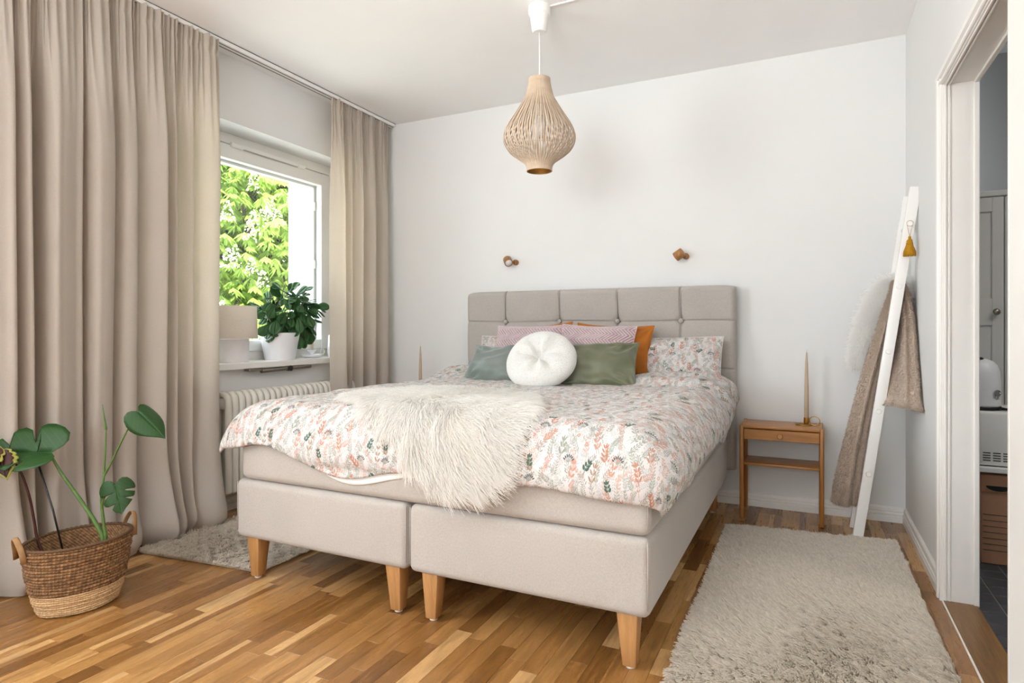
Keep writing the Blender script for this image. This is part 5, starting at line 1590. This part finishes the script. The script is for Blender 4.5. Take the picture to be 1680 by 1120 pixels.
def bundle(name, path, rx, ry, folds, depth, mat, seed, n=72, m=54, hem=None, turn=None):
    """gathered cloth hanging over a rung: closed folded section swept along a path in the x-z plane"""
    q = smooth_pts(path, m)
    k = np.linspace(0, 1, m)
    RX = np.interp(k, np.linspace(0, 1, len(rx)), rx); RY = np.interp(k, np.linspace(0, 1, len(ry)), ry)
    P = np.zeros((m, n, 3))
    th = np.linspace(0, 2 * PI, n, endpoint=False)
    for i in range(m):
        t = q[min(i + 1, m - 1)] - q[max(i - 1, 0)]; t = t / np.linalg.norm(t)
        ya = np.array([0, 1.0, 0]); na_ = np.cross(ya, t); na_ /= np.linalg.norm(na_)
        if turn is not None:
            fi = float(np.interp(k[i], np.linspace(0, 1, len(turn)), turn)); na_, ya = na_ * math.cos(fi) + ya * math.sin(fi), ya * math.cos(fi) - na_ * math.sin(fi)
        f = 1 + depth * np.sin(folds * th + seed + 2.0 * k[i] * (1 if seed % 2 else -1)) + depth * 0.5 * np.sin((folds + 2) * th + 1.7 * seed) + 0.06 * wn(th * 1.3, th * 0 + k[i] * 6, seed, 3.0)
        f = np.clip(f, 0.25, 2)
        hm = 1.0
        if hem and (k[i] < hem or k[i] > 1 - hem): hm = 1.06
        P[i] = q[i] + na_ * (RX[i] * hm * f * np.cos(th))[:, None] + ya * (RY[i] * hm * f * np.sin(th))[:, None]
        if turn is not None and k[i] > 0.8: P[i, :, 2] = np.maximum(P[i, :, 2], 0.668)
        P[i, :, 2] += 0.006 * np.sin(th * 2 + seed) * (1 if (i == 0 or i == m - 1) else 0)
    idx = np.arange(m * n).reshape(m, n)
    a = idx[:-1]
    F = np.stack([a, np.roll(a, -1, 1), np.roll(idx[1:], -1, 1), idx[1:]], -1).reshape(-1, 4).tolist()
    V = P.reshape(-1, 3).tolist()
    # close the ends a little way inside, so the cloth shows thickness
    for e, sgn in ((0, 1), (m - 1, -1)):
        c = P[e].mean(0); inner = c + (P[e] - c) * 0.75; inner2 = inner + (P[e + sgn * 3].mean(0) - c) * 1.0
        o = len(V); V += inner.tolist(); o2 = len(V); V += inner2.tolist()
        for j in range(n):
            jj = (j + 1) % n
            f1 = (int(idx[e, j]), o + j, o + jj, int(idx[e, jj])); f2 = (o + j, o2 + j, o2 + jj, o + jj)
            F += [f1, f2] if sgn > 0 else [f1[::-1], f2[::-1]]
        F.append(tuple(o2 + j for j in range(n)) if sgn < 0 else tuple(o2 + j for j in range(n))[::-1])
    o = pydata(name, V, F, mat, None, True)
    return o, P
zr = 1.232; xr_ = rail_x(zr)
bl, BP = bundle('plush_throw', [(0.160, 3.515, 0.155), (0.172, 3.515, 0.26), (0.215, 3.512, 0.52), (0.272, 3.512, 0.80), (0.335, 3.512, 1.06), (0.372, 3.512, 1.20), (xr_ - 0.003, 3.512, 1.258), (xr_ + 0.030, 3.512, 1.20), (0.423, 3.500, 1.05), (0.402, 3.450, 0.85), (0.378, 3.385, 0.648)],
    [0.050, 0.052, 0.040, 0.032, 0.024, 0.018, 0.013, 0.018, 0.027, 0.032, 0.036], [0.055, 0.062, 0.058, 0.052, 0.048, 0.044, 0.040, 0.042, 0.070, 0.110, 0.150], 5, 0.16, M['tan_plush'], 3, hem=0.035, turn=[0, 0, 0, 0, 0, 0, 0, 0, -0.2, -0.33, -0.38])
tag(bl, 'tan plush throw folded over the white ladder, one end almost reaching the floor', 'throw')
# short plush nap
rs = np.random.RandomState(12)
def nap(P, n, L, k, lift, seed, grav, keep=None):
    rs = np.random.RandomState(seed)
    m, nn = P.shape[:2]
    i = rs.rand(n) * (m - 1.001); j = rs.rand(n) * nn
    i0 = i.astype(int); j0 = j.astype(int); fi = (i - i0)[:, None]; fj = (j - j0)[:, None]
    g = lambda a, b: P[a, b % nn]
    p = (g(i0, j0) * (1 - fi) + g(i0 + 1, j0) * fi) * (1 - fj) + (g(i0, j0 + 1) * (1 - fi) + g(i0 + 1, j0 + 1) * fi) * fj
    du = g(i0 + 1, j0) - g(i0, j0); dv = g(i0, j0 + 1) - g(i0, j0)
    N = unit(np.cross(dv, du))
    c = P.mean(1)[i0]
    N = N * np.sign((N * (p - c)).sum(-1, keepdims=True) + 1e-9)
    D = unit(np.array([0, 0, -1.0]) * grav + N * lift + rs.normal(0, 0.35, (n, 3)) + 0.5 * wn(p[:, 0] + p[:, 1], p[:, 2], seed, 60.0)[:, None] * unit(dv))
    out = np.zeros((n, k, 3)); out[:, 0] = p; cur = p.copy()
    Ls = L * (0.6 + 0.6 * rs.rand(n))
    for q_ in range(1, k):
        D = unit(D + np.array([0, 0, -0.25]) * grav)
        cur = cur + D * (Ls / (k - 1))[:, None]; out[:, q_] = cur
    return out
M['nap'] = mat_fur('plush_nap', srgb(176, 158, 142), srgb(206, 189, 174), 0.07)
fur('nap', nap(BP, 42000, 0.0085, 3, 0.7, 4, 0.5), M['nap'], bl, 0.0007, 0.0004)
sf, SP = bundle('sheepskin', [(0.232, 3.600, 0.86), (0.245, 3.600, 0.95), (0.280, 3.600, 1.08), (0.330, 3.600, 1.21), (xr_ - 0.004, 3.600, 1.262), (xr_ + 0.032, 3.600, 1.22), (0.435, 3.600, 1.10), (0.440, 3.600, 0.99)],
    [0.022, 0.034, 0.042, 0.036, 0.016, 0.016, 0.016, 0.014], [0.024, 0.030, 0.032, 0.034, 0.034, 0.034, 0.032, 0.028], 4, 0.12, M['hide'], 5)
tag(sf, 'white long-haired sheepskin hung over the ladder behind the tan throw', 'sheepskin', 'white sheepskins')
fur('fur', nap(SP, 42000, 0.050, 5, 0.60, 9, 0.60), M['fur_ladder'], sf, 0.0010, 0.0004)

# ochre tassel on the top rung
tx_, tz_ = rail_x(1.526), 1.526
ty_ = 3.419
tas = thing('tassel', 'ochre yellow tassel hanging by a cord from the top peg of the white ladder', 'tassel', (tx_, ty_, tz_))
mb = MB().tube([(tx_ - 0.013, ty_ + 0.0, tz_ + 0.004), (tx_ - 0.009, ty_ - 0.001, tz_ - 0.018), (tx_ - 0.002, ty_ - 0.004, tz_ - 0.060)], 0.0009, 6)
mb.tube([(tx_ + 0.013, ty_ + 0.0, tz_ + 0.004), (tx_ + 0.008, ty_ - 0.001, tz_ - 0.018), (tx_ - 0.001, ty_ - 0.004, tz_ - 0.060)], 0.0009, 6)
mb.tube([(tx_ + 0.0135 * math.cos(a), ty_, tz_ + 0.002 + 0.0135 * math.sin(a)) for a in np.linspace(0, PI, 12)], 0.0009, 6)
mb.build('cord', M['ochre'], tas, True)
tc_ = (tx_ - 0.002, ty_ - 0.006, tz_)
MB().lathe([(0.0, -0.058), (0.005, -0.060), (0.0065, -0.066), (0.005, -0.071), (0.010, -0.076), (0.0135, -0.083), (0.0120, -0.088), (0.0145, -0.091), (0.0145, -0.095), (0.012, -0.098)], tc_, 24).build('head', M['ochre'], tas, True)
mb = MB()
for i in range(60):
    a = 2 * PI * i / 60; r0_, r1_ = 0.0115, 0.024 + 0.0015 * math.sin(i * 2.3)
    pts = [(tc_[0] + rr_ * math.cos(a + 0.03 * math.sin(i)), tc_[1] + rr_ * 0.62 * math.sin(a), tc_[2] + zz_) for rr_, zz_ in ((r0_, -0.094), (r0_ * 1.35, -0.107), (r1_ * 0.93, -0.130), (r1_, -0.152 - 0.002 * math.sin(i * 1.7)))]
    mb.tube(pts, 0.0015, 5)
mb.lathe([(0.011, -0.094), (0.015, -0.107), (0.021, -0.130), (0.022, -0.148)], tc_, 20)
mb.build('skirt', M['ochre'], tas, True)

# ------------------------------------------------------------------ things on the window sill
SZ = WZ0 + 0.006
lamp = thing('table_lamp', 'small table lamp with grey linen drum shade and white base on the window sill', 'lamp', (-3.075, 2.555, SZ))
MB().lathe([(0.096, SZ), (0.098, SZ + 0.01), (0.098, SZ + 0.135), (0.090, SZ + 0.142), (0, SZ + 0.142)], (-3.075, 2.555, 0), 40).build('base', M['lamp_base'], lamp, True, 40)
MB().tube([(-3.075, 2.555, SZ + 0.14), (-3.075, 2.555, SZ + 0.22)], 0.012, 12).build('stem', M['white_gloss'], lamp, True, 40)
MB().lathe([(0.162, SZ + 0.140), (0.156, SZ + 0.330)], (-3.075, 2.535, 0), 56, None, False).build('shade', M['lamp_shade'], lamp, True, 40)

fp = thing('potted_plant', 'bushy rubber-leaved potted plant in a plain white pot on the window sill', 'plant', (-3.075, 2.925, SZ))
MB().lathe([(0, SZ), (0.090, SZ), (0.094, SZ + 0.006), (0.122, SZ + 0.165), (0.1225, SZ + 0.172), (0.116, SZ + 0.172), (0.113, SZ + 0.150), (0, SZ + 0.150)], (-3.072, 2.925, 0), 48).build('pot', M['pot'], fp, True, 40)
MB().lathe([(0.112, SZ + 0.150), (0.06, SZ + 0.160), (0, SZ + 0.162)], (-3.072, 2.925, 0), 24).build('soil', M['soil'], fp, True)
OBO = [(0, 0.0), (.08, .05), (.2, .13), (.35, .21), (.5, .27), (.65, .30), (.78, .28), (.88, .22), (.95, .13), (1.0, 0)]
proto = leaf('leaf', (0, 0, 0), (0, 0.078, 0), (0, 0, 1), 1.25, (OBO, OBO), M['ficus'], None, 0.18, 0.22, 0.2, 0.0009, 4)
rs = np.random.RandomState(23)
first = True
branch_tips = []
for i in range(15):
    a = rs.rand() * 2 * PI; rad_ = 0.05 + 0.13 * math.sqrt(rs.rand()); hgt = rs.uniform(0.10, 0.36) * (1.15 - rad_ * 2.0)
    tip = np.array([-3.065 + rad_ * math.cos(a) * 0.62, 2.955 + rad_ * math.sin(a) * 1.25, SZ + 0.16 + hgt])
    branch_tips.append(tip)
for tip in branch_tips:
    b0_ = np.array([-3.072 + rs.uniform(-.03, .03), 2.925 + rs.uniform(-.03, .03), SZ + 0.155])
    midp = (b0_ + tip) / 2 + np.array([0, rs.uniform(-.02, .02), 0.03])
    stem('stem', [tuple(b0_), tuple(midp), tuple(tip)], 0.0038, 0.002, M['stem_br'], fp, 12)
placed = 0
while placed < 210:
    tip = branch_tips[rs.randint(len(branch_tips))]
    th_, ph_ = rs.rand() * 2 * PI, math.acos(rs.uniform(-1, 1))
    # leaves gather on an egg-shaped crown
    d = np.array([math.sin(ph_) * math.cos(th_), math.sin(ph_) * math.sin(th_), math.cos(ph_)])
    p = np.array([-3.055, 2.985, SZ + 0.300]) + d * np.array([0.105, 0.205, 0.170]) * rs.uniform(0.45, 1.0)
    if p[2] < SZ + 0.13: continue
    if p[0] < -3.165: p[0] = -3.165
    out = unit(d * np.array([0.8, 1.0, 0.55]) + np.array([0, 0, -0.35 - 0.5 * (d[2] < 0)]) + rs.normal(0, 0.42, 3))
    if p[2] > SZ + 0.43: out = unit(out + np.array([0, 0, 0.6]))
    nr = unit(np.array([0.35, -0.25, 0.75]) + d * 0.7 + rs.normal(0, 0.35, 3))
    X = unit(np.cross(out, nr)); Zv = np.cross(X, out)
    L_ = rs.uniform(0.85, 1.4)
    tipw = p + out * 0.078 * L_
    if tipw[0] < -3.172: continue
    o = proto if first else proto.copy()
    if not first: COL.objects.link(o)
    first = False
    o.parent = fp
    mw = Matrix((tuple(X), tuple(out), tuple(Zv))).transposed().to_4x4()
    o.matrix_local = Matrix.Translation(Vector(p) - fp.location) @ mw @ Matrix.Scale(L_, 4)
    placed += 1

tray = thing('chamberstick', 'small white enamel chamber candlestick with a ring handle on the window sill', 'candle holder', (-3.07, 3.205, SZ))
MB().lathe([(0, SZ), (0.048, SZ), (0.066, SZ + 0.010), (0.070, SZ + 0.024), (0.067, SZ + 0.024), (0.061, SZ + 0.012), (0.044, SZ + 0.005), (0, SZ + 0.005)], (-3.07, 3.205, 0), 40).build('dish', M['pot'], tray, True, 50)
MB().lathe([(0.012, SZ + 0.005), (0.010, SZ + 0.028), (0.032, SZ + 0.052), (0.030, SZ + 0.053), (0.012, SZ + 0.040), (0, SZ + 0.040)], (-3.07, 3.205, 0), 28).build('socket', M['pot'], tray, True, 50)
MB().tube([(-3.05, 3.288 + 0.019 * math.cos(a), SZ + 0.040 + 0.019 * math.sin(a)) for a in np.linspace(0, 2 * PI, 28)], 0.0022, 8, False).build('ring_handle', M['pot'], tray, True)
cn = thing('dinner_candle', 'cream candle standing in the white chamber candlestick on the window sill', 'candle', (-3.07, 3.205, SZ + 0.04))
MB().lathe([(0.0115, SZ + 0.041), (0.0115, SZ + 0.15), (0.0085, SZ + 0.245), (0.0, SZ + 0.250)], (-3.07, 3.205, 0), 20).build('wax', M['candle_lt'], cn, True)
lt = thing('tealight_house', 'tapered white ribbed ceramic tealight holder half hidden by the curtain', 'candle holder', (-3.07, 3.435, SZ))
MB().lathe([(0, SZ), (0.048, SZ), (0.054, SZ + 0.03), (0.046, SZ + 0.150), (0.043, SZ + 0.154), (0.040, SZ + 0.150), (0.046, SZ + 0.02), (0, SZ + 0.015)], (-3.07, 3.435, 0), 32).build('body', M['pot'], lt, True, 50)
mb = MB()
for k in range(7): mb.lathe([(0.0535 - k * 0.0012, SZ + 0.034 + k * 0.0165), (0.0548 - k * 0.0012, SZ + 0.038 + k * 0.0165), (0.0535 - k * 0.0012, SZ + 0.042 + k * 0.0165)], (-3.07, 3.435, 0), 32, None, False)
mb.build('ribs', M['pot'], lt, True)

# ------------------------------------------------------------------ outdoors: pale bounce ground, chestnut tree in flower and darker trees behind it
struct(MB().box(-40, XL - WT - 0.02, -15, 40, -3.3, -3.0).build('ground', M['bounce_ground']))
def tree(name, label, cx, cy, cz, rx, ry, rz, n, seed, mat, ls, blossoms, trunk_r):
    t = thing(name, label, 'tree', (cx, cy, -3.0), 'trees outside the window')
    rs = np.random.RandomState(seed)
    mb = MB().tube([(cx, cy, -3.02), (cx + 0.1, cy, -1), (cx, cy + 0.1, cz), (cx + 0.05, cy, cz + rz * 0.6)], [trunk_r, trunk_r * 0.85, trunk_r * 0.6, trunk_r * 0.2], 12)
    for i in range(16):
        d = unit(rs.normal(0, 1, 3) + np.array([0, 0, 0.3])); s = cz + rs.uniform(-0.5, 0.3) * rz
        mb.tube([(cx, cy, s), tuple(np.array([cx, cy, s]) + d * np.array([rx, ry, rz]) * 0.45 + np.array([0, 0, 0.1])), tuple(np.array([cx, cy, s]) + d * np.array([rx, ry, rz]) * 0.85)], [trunk_r * 0.35, trunk_r * 0.2, trunk_r * 0.06], 6)
    mb.build('trunk', M['bark'], t, True)
    d = unit(rs.normal(0, 1, (n, 3))); lump = 1 + 0.18 * wn(d[:, 0] * 3, d[:, 1] * 3 + d[:, 2] * 3, seed, 2.5)
    c = np.array([cx, cy, cz]) + d * np.array([rx, ry, rz]) * (rs.rand(n) ** 0.35 * lump)[:, None]
    V = []; F = []
    # palmate leaf: seven drooping leaflets, each a bent lozenge of four triangles
    az = rs.rand(n) * 2 * PI
    size = ls * rs.uniform(0.7, 1.25, n)
    Vs = np.zeros((n, 7, 5, 3))
    outw = unit(d * np.array([1, 1, 0.3]))
    for k in range(7):
        a = az + (k - 3) * 0.62
        dirv = np.stack([np.cos(a), np.sin(a), -0.55 - 0.5 * rs.rand(n)], -1)
        dirv = unit(dirv + outw * 0.35)
        side = unit(np.cross(dirv, np.array([0, 0, 1.0]) + 0.3 * rs.normal(0, 1, (n, 3))))
        L = size * (1 - 0.10 * abs(k - 3))
        nrm = np.cross(side, dirv)
        Vs[:, k, 0] = c
        Vs[:, k, 1] = c + dirv * (L * 0.62)[:, None] + side * (L * 0.15)[:, None] - nrm * (L * 0.05)[:, None]
        Vs[:, k, 2] = c + dirv * L[:, None] + np.array([0, 0, -0.12]) * L[:, None]
        Vs[:, k, 3] = c + dirv * (L * 0.62)[:, None] - side * (L * 0.15)[:, None] - nrm * (L * 0.05)[:, None]
        Vs[:, k, 4] = c + dirv * (L * 0.55)[:, None] + nrm * (L * 0.03)[:, None]
    V = Vs.reshape(-1, 3)
    base = (np.arange(n * 7) * 5)[:, None]
    F = np.concatenate([base + np.array([[0, 1, 4]]), base + np.array([[1, 2, 4]]), base + np.array([[2, 3, 4]]), base + np.array([[3, 0, 4]])]).tolist()
    o = pydata('foliage', V, F, mat, t, False); o['kind'] = 'stuff'
    if blossoms:
        mb = MB()
        for i in range(blossoms):
            dd = unit(rs.normal(0, 1, 3) + np.array([0.9, -0.7, 0.3]))
            p = np.array([cx, cy, cz]) + dd * np.array([rx, ry, rz]) * rs.uniform(0.88, 1.05)
            h = rs.uniform(0.22, 0.34)
            for q_ in range(70):
                u_ = rs.rand(); rr_ = 0.075 * (1 - u_) ** 0.7 + 0.012; a = rs.rand() * 2 * PI
                w = p + np.array([rr_ * math.cos(a), rr_ * math.sin(a), u_ * h]); e = rs.uniform(0.008, 0.016)
                n1_ = unit(rs.normal(0, 1, 3)); n2_ = unit(np.cross(n1_, rs.normal(0, 1, 3)))
                mb.add([w + n1_ * e, w + n2_ * e, w - n1_ * e, w - n2_ * e], [(0, 1, 2, 3)])
        b = mb_build_raw(mb, 'blossoms', M['blossom'], t); b['kind'] = 'stuff'
    return t
def mb_build_raw(mb, name, mat, parent):
    return pydata(name, mb.V, mb.F, mat, parent, False)
tree('chestnut_tree', 'sunlit chestnut tree in white blossom filling the window', -8.6, 7.6, 2.6, 2.6, 2.8, 3.2, 9500, 3, M['tree_leaf'], 0.20, 260, 0.22)
tree('garden_tree', 'darker leafy tree behind the blossoming chestnut', -20.5, 13.5, 2.0, 4.6, 5.0, 5.2, 5200, 8, M['tree_leaf_dk'], 0.42, 0, 0.3)
tree('garden_tree', 'low dark tree beside the blossoming chestnut, seen at the bottom of the window', -10.6, 14.2, -0.4, 2.4, 2.4, 2.2, 2600, 12, M['tree_leaf_dk'], 0.30, 0, 0.2)
